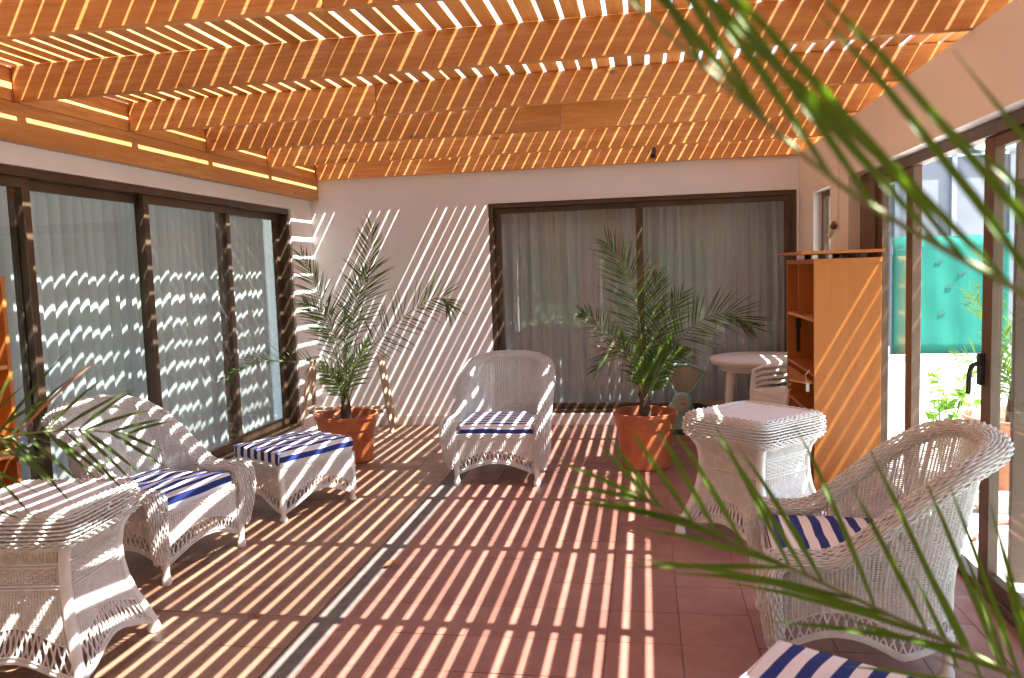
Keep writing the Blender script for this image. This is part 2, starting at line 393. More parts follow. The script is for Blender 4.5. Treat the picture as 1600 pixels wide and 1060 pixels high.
# rooms behind the glass; blind room open on far side to admit skylight
def room(name, lo, hi, open_side):
    (x0, y0, z0), (x1, y1, z1) = lo, hi; b_ = MB()
    V = [(x0,y0,z0),(x1,y0,z0),(x1,y1,z0),(x0,y1,z0),(x0,y0,z1),(x1,y0,z1),(x1,y1,z1),(x0,y1,z1)]
    F = {'bot': (0,1,2,3), 'top': (7,6,5,4), '-y': (0,4,5,1), '+x': (1,5,6,2), '+y': (2,6,7,3), '-x': (3,7,4,0)}
    b_.add(V, [f for k, f in F.items() if k not in open_side])
    o = b_.build(name, 'inner_wall'); tag(o, kind='structure'); return o
room('room_interior', (-7, -2.3, .0), (XL-.2, YB+.1, 2.7), '+x-x')
room('room_interior', (-3.7, YB+.2, .0), (1.7, 11, 2.7), '-y')

# ------------------------------------------------------------------ pergola
pg = empty('pergola', (0, 0, 0), label='varnished orange timber pergola roof of deep beams under thin slats', cat='pergola')
BY = [-1.0+.0, -.05, .90, 1.85, 2.79, 3.73, 4.665, 5.56, 6.52]
for i, y in enumerate(BY):
    jx = (-.9, .8, -.2, .5, -1.1, .3, -1.55, -.55, .62)[i]
    for xa, xb in ((-3.16, jx-.0015), (jx+.0015, 3.04)):
        dz = random.uniform(-.003, .003); dy = random.uniform(-.0015, .0015)
        MB().box((xa, y-.038+dy, 2.44+dz), (xb, y+dy, 2.62)).build('beam', 'beam_wood', pg, bevel=.004)
MB().box((-3.242, -2.1, 2.245), (-3.164, YB-.002, 2.44)).build('ledger_board', 'ledger_wood', pg, bevel=.004)
MB().box((-3.242, -2.1, 2.443), (-3.169, YB-.002, 2.616)).build('ledger_board', 'ledger_wood', pg, bevel=.004)
MB().box((-3.15, YB-.054, 2.44), (3.04, YB-.002, 2.62)).build('ledger_board', 'beam_wood', pg, bevel=.004)
scm = MB().lathe([(.006, 0), (.006, .003), (.002, .004)], 8); V = scm.V[0]; scm.V[0] = np.stack([V[:, 2], V[:, 0], V[:, 1]], 1); scm = scm.mesh('screw_head'); scm.materials.append(M['steel'])
for y in BY[4:]:
    for z in (2.49, 2.575): link('screw_head', scm, None, pg, (-3.168, y+.035, z))
SP = .0952; x0 = .034
smesh = {}
for nm, (ya, yb) in {'near': (-2.15, 3.703), 'far': (3.707, 7.60)}.items():
    smesh[nm] = MB().box((-.0377, ya, -.0075), (.0377, yb, .0075)).mesh('slat'); smesh[nm].materials.append(M['slat_wood'])
for k in range(-34, 31):
    xs = x0+SP*(k+.5)
    if xs < -3.2 or xs > 2.98: continue
    for nm in smesh:
        o = link('slat', smesh[nm], None, pg, (xs+random.gauss(0, .0016), 0, 2.6293+random.uniform(.0006, .002)))
        o.rotation_euler = (0, random.gauss(0, .012), random.gauss(0, .0004)); o.scale[0] = random.uniform(.985, 1.015)
for (bx_, by_, bw_, bl_, ba_) in ((-.43, 5.455, .64, .23, 2), (.06, 5.78, .74, .25, -3), (-1.86, 7.40, .30, .16, 0), (-2.50, 7.42, .27, .14, 1)):  # unseen boards added on the slats to block sun and cast broader shadows
    MB().box((-bw_/2, -bl_/2, 0), (bw_/2, bl_/2, .018)).build('shade_board', 'slat_wood', pg, bevel=.002, loc=(bx_, by_, 2.643), rz=R(ba_))
# out-of-view roof and eave strip, added to block sun at the garden glass
aw = MB().box((1.66, -2.2, 2.70), (3.05, 3.95, 2.76)); aw.box((1.64, -2.2, 2.66), (1.70, 3.97, 2.70)); aw.box((2.98, -2.2, 2.66), (3.07, 3.97, 2.70)); aw.box((1.63, 3.97, 2.665), (2.03, 7.7, 2.70))
tag(aw.build('shade_roof', 'grey_wall'), 'unseen flat grey roof added over the path to shade the near glass', 'roof')

# ------------------------------------------------------------------ sliding doors
ld = empty('sliding_glass_door', (-3.33, 4.5, 0), label='dark bronze four-leaf sliding glass door with vertical blinds behind', cat='glass door')
b_ = MB(); z0, z1 = .085, 2.137
b_.box((-3.42, 1.7, z1-.05), (-3.27, 7.08, z1-.001)); b_.box((-3.42, 7.03, z0), (-3.27, 7.079, z1-.05)); b_.box((-3.42, 1.7, z0), (-3.27, 1.75, z1-.05))
b_.box((-3.42, 1.75, z0), (-3.27, 7.03, z0+.035))
fo = b_.build('outer_frame', 'frame_bronze', ld, bevel=.003); fo.location = (3.33, -4.5, 0)
for (y0, y1, dx) in [(1.76, 2.86, -.03), (2.82, 3.92, .022), (3.86, 5.01, -.03), (4.925, 6.05, .022), (5.98, 7.03, -.03)]:
    if y1-y0 < .2: continue
    xx = -3.345+dx; b_ = MB(); st = .056; zz0, zz1 = z0+.036, z1-.051
    b_.box((xx-.02, y0, zz0), (xx+.02, y0+st, zz1)); b_.box((xx-.02, y1-st, zz0), (xx+.02, y1, zz1))
    b_.box((xx-.019, y0+st, zz0), (xx+.019, y1-st, zz0+.07)); b_.box((xx-.019, y0+st, zz1-.055), (xx+.019, y1-st, zz1))
    s_ = b_.build('sash', 'frame_bronze', ld, bevel=.003, loc=(3.33, -4.5, 0))
    MB().box((xx-.003, y0+st-.004, zz0+.066), (xx+.003, y1-st+.004, zz1-.05)).build('pane', 'glass', s_)
# vertical blind behind it
vb = empty('vertical_blind', (-3.545, 4.5, 0), label='pale grey vertical blind hanging behind the side sliding door', cat='blind')
MB().box((-.03, -2.7, 2.2), (.03, 2.7, 2.26)).build('head_rail', 'white_paint', vb)
def vane_mesh(curv):
    n = 11; W = .114; V = []; F = []
    for iz in (0, 1):
        for i in range(n):
            t = -1+2*i/(n-1); V.append((curv*(1-t*t)-curv*.5, W/2*t, 0.06 if iz == 0 else 2.2))
    F = [(i, i+1, n+i+1, n+i) for i in range(n-1)]
    me = MB().add(V, F).mesh('vane', 'all'); me.materials.append(M['vane_cloth']); return me
vms = [vane_mesh(c) for c in (.046, .056, .036)]
y = -2.62
while y < 2.62:
    o = link('vane', random.choice(vms), None, vb, (random.gauss(0, .004), y, 0), R(-7+random.gauss(0, 5)))
    y += .098+random.gauss(0, .006)

# back sliding door
bd = empty('sliding_glass_door', (0, YB+.07, 0), label='bronze two-leaf sliding glass door in the end wall behind the palm', cat='glass door')
bx0, bx1, bz0, bz1 = -1.466, 1.353, .115, 2.14
b_ = MB(); b_.box((bx0+.001, -.06, bz1-.045), (bx1-.001, .07, bz1-.001)); b_.box((bx0+.001, -.06, bz0), (bx0+.045, .07, bz1-.045)); b_.box((bx1-.045, -.06, bz0), (bx1-.001, .07, bz1-.045)); b_.box((bx0+.045, -.06, bz0), (bx1-.045, .07, bz0+.03))
b_.build('outer_frame', 'frame_bronze', bd, bevel=.003)
for (x0_, x1_, yy) in ((bx0+.046, -.01, .028), (-.075, bx1-.046, -.022)):
    st = .055; zz0, zz1 = bz0+.031, bz1-.046; b_ = MB()
    b_.box((x0_, yy-.02, zz0), (x0_+st, yy+.02, zz1)); b_.box((x1_-st, yy-.02, zz0), (x1_, yy+.02, zz1))
    b_.box((x0_+st, yy-.019, zz0), (x1_-st, yy+.019, zz0+.055)); b_.box((x0_+st, yy-.019, zz1-.05), (x1_-st, yy+.019, zz1))
    s_ = b_.build('sash', 'frame_bronze', bd, bevel=.003)
    MB().box((x0_+st-.004, yy-.003, zz0+.05), (x1_-st+.004, yy+.003, zz1-.045)).build('pane', 'glass', s_)
def curtain(xa, xb, seed, label):
    r_ = random.Random(seed); n = 420; V = []; F = []
    ph = [r_.uniform(0, 6.28) for _ in range(6)]; rowsz = np.linspace(.02, 2.25, 12)
    for z in rowsz:
        k = .45+.55*(1-(z/2.25))
        for i in range(n):
            t = i/(n-1); x = xa+(xb-xa)*t
            y = .022*math.sin(x*62+ph[0]+1.6*math.sin(x*7+ph[1]))+.014*math.sin(x*33+ph[2]+z*.5)+.010*math.sin(x*118+ph[3])
            V.append((x+.006*math.sin(z*3+x*9), YB+.27+y*(.6+.4*k), z))
    for i in range(len(rowsz)-1):
        for j in range(n-1): F.append((i*n+j, i*n+j+1, (i+1)*n+j+1, (i+1)*n+j))
    o = MB().add(V, F).build('sheer_curtain', 'sheer_cloth', None, 'all'); tag(o, label, 'curtain', 'sheer curtains')
curtain(-1.75, .02, 3, 'sheer grey pleated curtain behind the left leaf of the end door')
curtain(-.02, 1.66, 5, 'sheer grey pleated curtain behind the right leaf of the end door, beside the plastic table')

# right glass wall
gd = empty('garden_glass_door', (0, 0, 0), label='brown framed glass wall with open doorway leading to the garden', cat='glass door')
b_ = MB(); gx0, gx1 = 1.445, 1.52; z1 = 2.059
b_.box((gx0, 2.2, z1-.06), (gx1, 5.779, z1)); b_.box((gx0, 5.43, 0), (gx1, 5.779, z1-.06)); b_.box((gx0+.012, 4.735, 0), (gx1-.012, 4.80, z1-.06)); b_.box((gx0, 2.2, 0), (gx1, 2.26, z1-.06))
b_.box((gx0, 2.26, -.003), (gx1, 5.43, .035)); b_.build('outer_frame', 'frame_brown', gd, bevel=.004)
for (y0, y1) in ((4.80, 5.43), (2.9, 3.81), (2.27, 2.9)):
    b_ = MB(); st = .06; zz0, zz1 = .036, z1-.061; xx = 1.485
    b_.box((xx-.022, y0, zz0), (xx+.022, y0+st, zz1)); b_.box((xx-.022, y1-st-.04, zz0), (xx+.022, y1, zz1)); b_.box((xx-.021, y0+st, zz0), (xx+.021, y1-st-.04, zz0+.06)); b_.box((xx-.021, y0+st, zz1-.05), (xx+.021, y1-st-.04, zz1))
    s_ = b_.build('sash', 'frame_brown', gd, bevel=.003); MB().box((xx-.003, y0+st-.004, zz0+.05), (xx+.003, y1-st-.036, zz1-.045)).build('pane', 'glass', s_)
    if y1 == 3.81:
        h_ = MB(); h_.box((1.44, 3.765, .93), (1.463, 3.795, 1.07)); h_.tube([(1.455, 3.78, 1.02), (1.432, 3.78, 1.022), (1.418, 3.784, 1.015), (1.414, 3.80, .99), (1.414, 3.808, .95), (1.414, 3.81, .90), (1.412, 3.812, .885)], .011, 8)
        h_.build('handle', 'black_plastic', s_, 'smooth')
# leaf folded open against the outside, seen through the near pane
ol = empty('open_door_leaf', (1.58, 3.78, 0), R(-8), 'brown framed glass door leaf swung open outside the near pane', 'door leaf')
b_ = MB()
for q in ((0, .07), (.78, .85)): b_.box((q[0], -.02, .04), (q[1], .02, 2.0))
b_.box((.07, -.019, .04), (.78, .019, .12)); b_.box((.07, -.019, 1.93), (.78, .019, 2.0)); b_.build('sash_frame', 'frame_brown', ol, bevel=.003)
MB().box((.066, -.003, .116), (.784, .003, 1.934)).build('pane', 'glass', ol)
# small window by the corner
sw = empty('small_window', (1.455, 6.62, 0), label='small dark framed window deep in the tan wall above the bookcase', cat='window')
b_ = MB(); b_.box((-.02, -.299, .901), (.03, -.25, 2.049)); b_.box((-.02, .25, .901), (.03, .299, 2.049)); b_.box((-.02, -.25, .901), (.03, .25, .95)); b_.box((-.02, -.25, 2.0), (.03, .25, 2.049)); b_.build('frame', 'frame_brown', sw, bevel=.003)
MB().box((0, -.255, .945), (.006, .255, 2.005)).build('pane', 'glass', sw)

# ------------------------------------------------------------------ wicker furniture
def leg_mesh(h, r0=.021):
    return MB().lathe([(r0, h), (r0*.95, h*.75), (r0*.72, h*.4), (r0*.7, h*.3), (r0*1.02, h*.2), (r0*1.08, h*.08), (r0*.9, 0)], 12).mesh('leg', 'smooth')
def make_chair():
    root = empty('wicker_armchair')
    # plan: horseshoe, arms along y, open to -y
    th = np.linspace(math.pi, 0, 60); e = 2/2.7
    bx = .285*np.sign(np.cos(th))*np.abs(np.cos(th))**e; by = .02+.255*np.abs(np.sin(th))**e
    pts = np.concatenate([[(-.287, -.36), (-.286, -.15)], np.stack([bx, by], 1), [(.286, -.15), (.287, -.36)]])
    d = np.concatenate([[0], np.cumsum(np.linalg.norm(np.diff(pts, axis=0), axis=1))]); L = d[-1]
    def plan(s): return np.interp(s, d, pts[:, 0]), np.interp(s, d, pts[:, 1])
    def sm(x): x = np.clip(x, 0, 1); return x*x*(3-2*x)
    def ztop(s):
        q = np.minimum(s, L-s); return .445+.325*sm((q-.15)/.42)+.065*sm((q-.40)/.35)
    def P(s, z):
        x, y = plan(s); q = np.minimum(s, L-s); wgt = sm((q-.15)/.4); up = np.maximum(0, z-.34)
        return np.stack([x*(1+.13*np.minimum(up, .3)), y+.21*up*wgt, z], -1)
    arch = lambda q: .075*np.clip(np.sin(math.pi*q), 0, 1)**1.0
    def zbot(s):
        # three arches: side, back, side
        a1 = .42; q = np.where(s < a1, s/a1, np.where(s > L-a1, (L-s)/a1, (s-a1)/(L-2*a1))); return .175+arch(q)
    zband = lambda s: zbot(s)-.082+.015*np.sin(s*0)
    wv = Weave(); u = np.linspace(0, L, 116); v = np.arange(.165, .97, .0084)
    wv.weave(P, u, v, amp=.0018, r=.0024, rv=.0029, mask=lambda U, Z: (Z <= ztop(U)+.004) & (Z >= zbot(U)))
    wv.stakes(P, u, zbot, ztop, 10, .0043)
    # thicker ribs every few stakes
    wv.stakes(P, np.linspace(.05, L-.05, 16), zbot, ztop, 10, .0062)
    wv.build('backrest', 'wicker_white', root)
    # rolled rim: arms, back, front posts
    s = np.linspace(0, L, 96); C = P(s, ztop(s)); x, y = plan(s)
    tx, ty = np.gradient(x), np.gradient(y); nl = np.hypot(tx, ty); O = np.stack([-ty/nl, tx/nl, 0*tx], 1); 
    if O[0][0] > 0: O = -O
    C = C+O*.028
    def post(sg):
        c = [(.325*sg, -.352, .452), (.332*sg, -.378, .440), (.337*sg, -.392, .420), (.340*sg, -.396, .39), (.341*sg, -.394, .34), (.338*sg, -.388, .285), (.328*sg, -.38, .22), (.312*sg, -.372, .165), (.30*sg, -.368, .13)]
        return np.array(c)
    pl = post(-1)[::-1]; pr = post(1)
    path = np.concatenate([pl, C, pr]); Oall = np.concatenate([np.tile([-1., 0, 0], (len(pl), 1)), O, np.tile([1., 0, 0], (len(pr), 1))])
    wid = np.concatenate([np.linspace(.044, .060, len(pl)), np.full(len(C), .048), np.linspace(.060, .044, len(pr))])
    dd = np.concatenate([[0], np.cumsum(np.linalg.norm(np.diff(path, axis=0), axis=1))])
    def ker(A): 
        for _ in range(2): A = np.concatenate([A[:1], (A[:-2]+A[1:-1]*2+A[2:])/4, A[-1:]])
        return A
    path = ker(path); Oall = ker(Oall); Tn = np.gradient(path, axis=0); Tn /= np.linalg.norm(Tn, axis=1)[:, None]
    Oall = Oall-(Oall*Tn).sum(1)[:, None]*Tn; Oall /= np.linalg.norm(Oall, axis=1)[:, None]; Bn = np.cross(Tn, Oall)
    def ip(A, q): return np.stack([np.interp(q, dd, A[:, k]) for k in range(A.shape[1])], -1)
    def PR(q, an):
        wq = np.interp(q, dd, wid)[..., None]; 
        return ip(path, q)+ip(Oall, q)*np.cos(an)[..., None]*wq+ip(Bn, q)*np.sin(an)[..., None]*wq*.70
    rm = Weave(); rm.weave(PR, np.linspace(0, dd[-1], 118), np.linspace(0, 2*math.pi, 25)[:-1], amp=.0038, r=.0036, rv=.0046)
    rm.build('rolled_rim', 'wicker_white', root)
    # front apron and lattice
    fz = lambda x: .165+.085*np.cos(np.clip(x/.29, -1, 1)*math.pi/2)**1.2*1.0-.0*x
    PF = lambda x, z: np.stack([x, -.375+.02*(x/.3)**2+0*z, z], -1)
    ap = Weave(); ux = np.linspace(-.30, .30, 44); ap.weave(PF, ux, np.arange(.16, .362, .0080), amp=.0016, r=.0022, mask=lambda U, Z: Z >= fz(U)); ap.stakes(PF, ux, fz, lambda q: .36+0*q, 5, .0044)
    ap.weave(PF, ux, np.array([.340, .349, .358]), amp=.006, r=.005, rv=.005)
    ap.build('front_apron', 'wicker_white', root)
    lt = Weave(); ul = np.linspace(-.295, .295, 21); fb = lambda x: fz(x)-.078
    lt.lattice(PF, ul, fz, fb, 1, .0036); us = np.linspace(0, L, 54); lt.lattice(P, us, zbot, zband, 1, .0036)
    for k in range(4):
        off = (k-1.5)*.0065; xx = np.linspace(-.30, .30, 30)
        lt.free((PF(xx, fb(xx)+off)+np.array([0, (k % 2)*.006-.003, 0]))[None], .0048)
        ss = np.linspace(0, L, 90); lt.free((P(ss, zband(ss)+off))[None]+np.array([0, 0, 0]), .0048)
    xx = np.linspace(-.30, .30, 30); lt.free(PF(xx, fz(xx))[None], .0045); ss = np.linspace(0, L, 90); lt.free(P(ss, zbot(ss))[None], .0045)
    lt.build('lattice_skirt', 'wicker_white', root)
    MB().prism([(-.28, -.365), (.28, -.365), (.275, .05), (.235, .20), (.12, .27), (-.12, .27), (-.235, .20), (-.275, .05)], .325, .352, 'z').build('seat_deck', 'wicker_white', root)
    lm = leg_mesh(.17, .023); lm.materials.append(M['white_paint'])
    for px, py in ((-.285, -.372), (.285, -.372), (-.235, .22), (.235, .22)):
        o = link('leg', lm, None, root, (px, py, 0))
    return root
def superell(u, h, n=5.0):
    """u in [0,1) round a rounded square of half size h (array)"""
    an = u*2*math.pi+math.pi/4; c, s = np.cos(an), np.sin(an); r = (np.abs(c)**n+np.abs(s)**n)**(-1/n)
    return r*c*h, r*s*h
def equal_u(n, ex, aspect=1.0):
    q = np.linspace(0, 1, 2001); x, y = superell(q, 1., ex); y = y*aspect; d = np.concatenate([[0], np.cumsum(np.hypot(np.diff(x), np.diff(y)))]); return np.interp(np.linspace(0, d[-1], n, endpoint=False), d, q)
def make_table():
    root = empty('wicker_table')
    zs = [.05, .12, .20, .28, .36, .44, .50, .535, .56]; hs = [.282, .258, .228, .207, .195, .194, .202, .218, .238]
    def P(u, z):
        x, y = superell(u, np.interp(z, zs, hs), 9.0); return np.stack([x, y, z+0*x], -1)
    def face(u): return ((u+0.0)*4) % 1.0     # 0..1 along each face, corners at 0
    def zb(u): return .160+.080*np.sin(math.pi*face(u))**1.0
    wv = Weave(); u = equal_u(124, 9.0); v = np.arange(.13, .556, .0082)
    wv.weave(P, u, v, amp=.0016, r=.0022, mask=lambda U, Z: (Z >= zb(U)) & ~((Z > .385) & (Z < .468)), closed=True)
    wv.weave(P, u[::2], np.arange(.392, .466, .0105), amp=.0042, r=.0036, closed=True)
    wv.stakes(P, u, zb, lambda q: .555+0*q, 12, .0045)
    wv.build('woven_body', 'wicker_white', root)
    pu = np.array([0, .16, .34, .5, .66, .84, 1.0]); pr_ = np.array([.232, .262, .272, .273, .269, .252, .222]); pz = np.array([.545, .552, .580, .615, .650, .676, .6815])
    def PR(u, t):
        x, y = superell(u, np.interp(t, pu, pr_), 9.0); return np.stack([x, y, np.interp(t, pu, pz)], -1)
    rm = Weave(); ur = equal_u(96, 9.0); rm.weave(PR, ur, np.linspace(0, 1, 16), amp=.0034, r=.0038, rv=.0046, closed=True); rm.build('rolled_rim', 'wicker_white', root)
    x, y = superell(np.linspace(0, 1, 129)[:-1], .228, 9.0)
    MB().prism(list(zip(x, y)), .655, .678, 'z').build('table_top', 'white_paint', root)
    for z in (.385, .47, .54):
        bb = Weave(); un = np.append(equal_u(90, 9.0), 0)
        for dz in (-.006, .006):
            C = P(np.append(equal_u(90, 9.0), 0), np.full(91, z+dz)); C[:, :2] *= 1.02; C[::2, :2] *= 1.012; bb.free(C[None], .0058)
        bb.build('braided_band', 'wicker_white', root)
    lt = Weave(); zl = lambda u: zb(u)-.105
    ul = np.linspace(0, 1, 73); lt.lattice(P, ul, zb, zl, 1, .004)
    for k in range(4): C = P(np.linspace(0, 1, 130), zl(np.linspace(0, 1, 130))+(k-1.5)*.0068); C[:, :2] *= 1+.012*(k % 2); lt.free(C[None], .005)
    lt.free(P(np.linspace(0, 1, 130), zb(np.linspace(0, 1, 130)))[None], .005); lt.build('lattice_skirt', 'wicker_white', root)
    for k in range(4):
        sx, sy = ((1, 1), (-1, 1), (-1, -1), (1, -1))[k]; zz = np.linspace(.045, .545, 14); h = np.interp(zz, zs, hs)*.945
        MB().tube(np.stack([h*sx, h*sy, zz], 1), .021, 10).build('corner_post', 'white_paint', root, 'smooth')
        f = MB().lathe([(.02, .05), (.024, .035), (.029, .018), (.027, .004), (.02, 0)], 12, (.268*sx, .268*sy)); f.build('foot', 'white_paint', root, 'smooth')
    return root
def make_ottoman():
    root = empty('wicker_ottoman'); A, B = .31, .265
    def P(u, z):
        k = np.interp(z, [.04, .12, .25, .34], [1.0, .985, .965, .985]); x, y = superell(u, k, 7.0); return np.stack([x*A, y*B, z+0*x], -1)
    def face(u): return (u*4) % 1.0
    def zb(u): return .13+.105*np.sin(math.pi*face(u))**1.1
    wv = Weave(); u = equal_u(136, 7.0, B/A); wv.weave(P, u, np.arange(.125, .335, .0080), amp=.0016, r=.0022, mask=lambda U, Z: Z >= zb(U), closed=True); wv.stakes(P, u, zb, lambda q: .335+0*q, 7, .0042)
    wv.weave(P, u, np.arange(.300, .337, .009), amp=.005, r=.004, closed=True); wv.build('woven_body', 'wicker_white', root)
    rm = Weave()
    for dz, sc in ((0, 1.0), (.010, .995), (.018, .975), (.020, .95)):
        C = P(np.append(equal_u(100, 7.0, B/A), 0), np.full(101, .335)); C[:, :2] *= sc; C[:, 2] += dz; C[::2, 2] += .004; rm.free(C[None], .008)
    rm.build('braided_rim', 'wicker_white', root)
    x, y = superell(np.linspace(0, 1, 49)[:-1], .95, 7.0); MB().prism(list(zip(x*A, y*B)), .325, .345, 'z').build('seat_deck', 'wicker_white', root)
    lt = Weave(); zl = lambda q: zb(q)-.075; lt.lattice(P, np.linspace(0, 1, 77), zb, zl, 1, .0038)
    for k in range(4): C = P(np.linspace(0, 1, 140), zl(np.linspace(0, 1, 140))+(k-1.5)*.0062); C[:, :2] *= 1+.010*(k % 2); lt.free(C[None], .0046)
    lt.free(P(np.linspace(0, 1, 140), zb(np.linspace(0, 1, 140)))[None], .0046); lt.build('lattice_skirt', 'wicker_white', root)
    lm = leg_mesh(.10, .024); lm.materials.append(M['white_paint'])
    for sx in (-1, 1):
        for sy in (-1, 1):
            o = link('leg', lm, None, root, (.275*sx, .232*sy, 0)); zz = np.linspace(.08, .33, 6)
            MB().tube([(.282*sx, .238*sy, z) for z in zz], .018, 8).build('corner_post', 'white_paint', root, 'smooth')
    return root
def cushion(name, w_, d_, h_, mat, loc, rz, label, puff=.012, seed=1, stripe_axis=1):
    """stripes run along x, repeat along y and carry on down the front"""
    r_ = np.random.default_rng(seed); n = 26; V = []; S = []
    top = np.zeros((n, n, 3)); us = np.linspace(-1, 1, n); 
    ph = r_.uniform(0, 6, 4)
    def warp(a_): return np.sign(a_)*(1-(1-np.abs(a_))**1.0)
    V = []; F = []; S = []
    prof = [(.99, 0.0), (1.008, .12), (1.022, .45), (1.012, .82), (.985, .985)]
    # side rings
    k = 4*(n-1); ring = [(us[i], -1) for i in range(n-1)]+[(1, us[i]) for i in range(n-1)]+[(-us[i], 1) for i in range(n-1)]+[(-1, -us[i]) for i in range(n-1)]
    for sc, t in prof:
        for (a_, b_) in ring:
            rr = .985 if abs(a_) > .96 and abs(b_) > .96 else 1.0
            x = a_*w_/2*sc*rr; y = b_*d_/2*sc*rr; z = t*h_+.004*math.sin(a_*5+ph[0])*math.sin(b_*4+ph[1])*t
            V.append((x, y, z)); c = b_*d_/2
            if abs(b_) > .999: c = math.copysign(d_/2+(1-t)*h_, b_)
            S.append(c if stripe_axis == 1 else a_*w_/2)
    for i in range(len(prof)-1):
        for j in range(k): F.append((i*k+j, i*k+(j+1) % k, (i+1)*k+(j+1) % k, (i+1)*k+j))
    base = len(V)
    for i in range(n):
        for j in range(n):
            a_, b_ = us[i], us[j]; z = h_+puff*(1-a_**4)*(1-b_**4)+.008*math.sin(a_*6+ph[2])*math.sin(b_*5+ph[3]+a_)*(1-a_*a_)*(1-b_*b_)
            V.append((a_*w_/2*.975, b_*d_/2*.975, z)); S.append(b_*d_/2 if stripe_axis == 1 else a_*w_/2)
    ix = lambda i, j: base+i*n+j
    for i in range(n-1):
        for j in range(n-1): F.append((ix(i, j), ix(i+1, j), ix(i+1, j+1), ix(i, j+1)))
    border = [ix(i, 0) for i in range(n-1)]+[ix(n-1, j) for j in range(n-1)]+[ix(n-1-i, n-1) for i in range(n-1)]+[ix(0, n-1-j) for j in range(n-1)]
    o_ = (len(prof)-1)*k
    for j in range(k): F.append((o_+j, o_+(j+1) % k, border[(j+1) % k], border[j]))
    F.append(tuple(range(k))[::-1])
    root = empty(name, loc, rz, label, 'cushion', 'striped cushions')
    me = MB().add(V, F).mesh('cover', 'all'); at = me.attributes.new('stripe', 'FLOAT', 'POINT'); at.data.foreach_set('value', np.array(S, dtype=np.float32))
    link('cover', me, mat, root)
    for t in (.10, .93):
        pth = [(a_*w_/2*1.012, b_*d_/2*1.012, t*h_) for a_, b_ in ring[::3]]; pth.append(pth[0]); pm = MB().tube(pth, .0035, 5, False).mesh('piping', 'all')
        at = pm.attributes.new('stripe', 'FLOAT', 'POINT'); at.data.foreach_set('value', np.array([p[1] if stripe_axis == 1 else p[0] for p in pth for _ in range(5)], dtype=np.float32)); link('piping', pm, mat, root)
    return root
ch = make_chair(); chairs = [ch, copy_tree(ch), copy_tree(ch)]
cpos = [((-1.05, 5.76, 0), R(0)), ((-2.685, 3.85, 0), R(80)), ((.825, 3.17, 0), R(-93.4))]
clab = ['white wicker armchair facing forward before the end wall, between the two potted palms', 'white wicker armchair with its back to the blinds, behind the low table', 'white wicker armchair seen from the side by the garden door']
culab = ['blue and white striped cushion on the armchair facing forward', 'blue and white striped cushion on the armchair with its back to the blinds', 'blue and white striped cushion on the armchair by the garden door']
for c_, (p, rz), l_, cl_, sd in zip(chairs, cpos, clab, culab, (1, 2, 3)):
    c_.location = p; c_.rotation_euler[2] = rz; tag(c_, l_, 'armchair', 'wicker armchairs')
    m_ = Matrix.Rotation(rz, 3, 'Z') @ Vector((0, -.092, 0))
    cushion('seat_cushion', .515, .52, .078, ('canvas_a', 'canvas_c', 'canvas_b')[sd-1], (p[0]+m_.x, p[1]+m_.y, .352), rz, cl_, seed=sd)
tb = make_table(); tb2 = copy_tree(tb)
tb.scale = (1.05, 1.05, 1.02); tb.location = (.566, 4.44, 0); tb.rotation_euler[2] = R(45); tag(tb, 'white wicker side table with flared skirt beside the tall bookcase', 'table', 'wicker tables')
tb2.location = (-2.35, 2.72, 0); tb2.rotation_euler[2] = R(7); tag(tb2, 'white wicker side table crossed by sun stripes in the near left corner', 'table', 'wicker tables')
ot = make_ottoman(); ot2 = copy_tree(ot)
ot.location = (-2.30, 4.87, 0); ot.rotation_euler[2] = R(61); tag(ot, 'white wicker footstool in front of the potted palm by the blinds', 'footstool', 'wicker footstools')
ot2.location = (.482, 1.915, 0); ot2.rotation_euler[2] = R(-30.5); tag(ot2, 'white wicker footstool at the very front, mostly out of the picture', 'footstool', 'wicker footstools')
cushion('footstool_cushion', .575, .49, .085, 'canvas_c', (-2.30, 4.87, .345), R(61), 'thick blue and white striped cushion on the footstool by the blinds', seed=5)
cushion('footstool_cushion', .575, .49, .085, 'canvas_b', (.482, 1.915, .345), R(-30.5), 'blue and white striped cushion on the footstool at the very front', seed=6, stripe_axis=0)

# ------------------------------------------------------------------ bookcases
def bookcase(loc, rz, label, W=.92, D=.37, H=1.508):
    """open side faces local -x; width runs along y"""
    root = empty('bookcase', loc, rz, label, 'bookcase', 'orange bookcases'); t = .022; mt = 'laminate'
    MB().box((0, 0, 0), (D, t, H-.03)).build('side_panel', mt, root, bevel=.002); MB().box((0, W-t, 0), (D, W, H-.03)).build('side_panel', mt, root, bevel=.002)
    MB().box((-.004, -.004, H-.03), (D+.002, W+.004, H)).build('top_panel', mt, root, bevel=.003)
    MB().box((D-.012, t, .02), (D-.001, W-t, H-.03)).build('back_panel', mt, root)
    for z in (.04, .52, .78, 1.12): MB().box((.004, t, z), (D-.012, W-t, z+.02)).build('shelf', mt if z != 1.12 else 'laminate_edge', root, bevel=.002)
    MB().box((.004, W*.55, 1.14), (D-.013, W*.55+.02, H-.03)).build('divider', mt, root); MB().box((.004, W*.5, .06), (D-.013, W*.5+.02, .52)).build('divider', mt, root)
    s_ = MB().bar((.05, W-.16, .86), (.05, W-.16, 1.10), .026, .02); s_.bar((.05, W-.16, 1.03), (.05, W-.16, 1.10), .036, .03); s_.build('stay_arm', 'black_plastic', root)
    MB().prism([(-.05, t+.01), (.0, t+.01), (.0, W-.05), (-.12, t+.14)], .74, .752, 'z').build('drop_flap', 'laminate_edge', root)
    hb = MB().bar((-.03, .045, .69), (-.03, .045, .745), .02, .012); hb.tube([(-.03, .045, .745), (-.04, .06, .79), (-.01, .07, .82)], .004, 6); hb.build('hinge', 'steel', root)
    return root
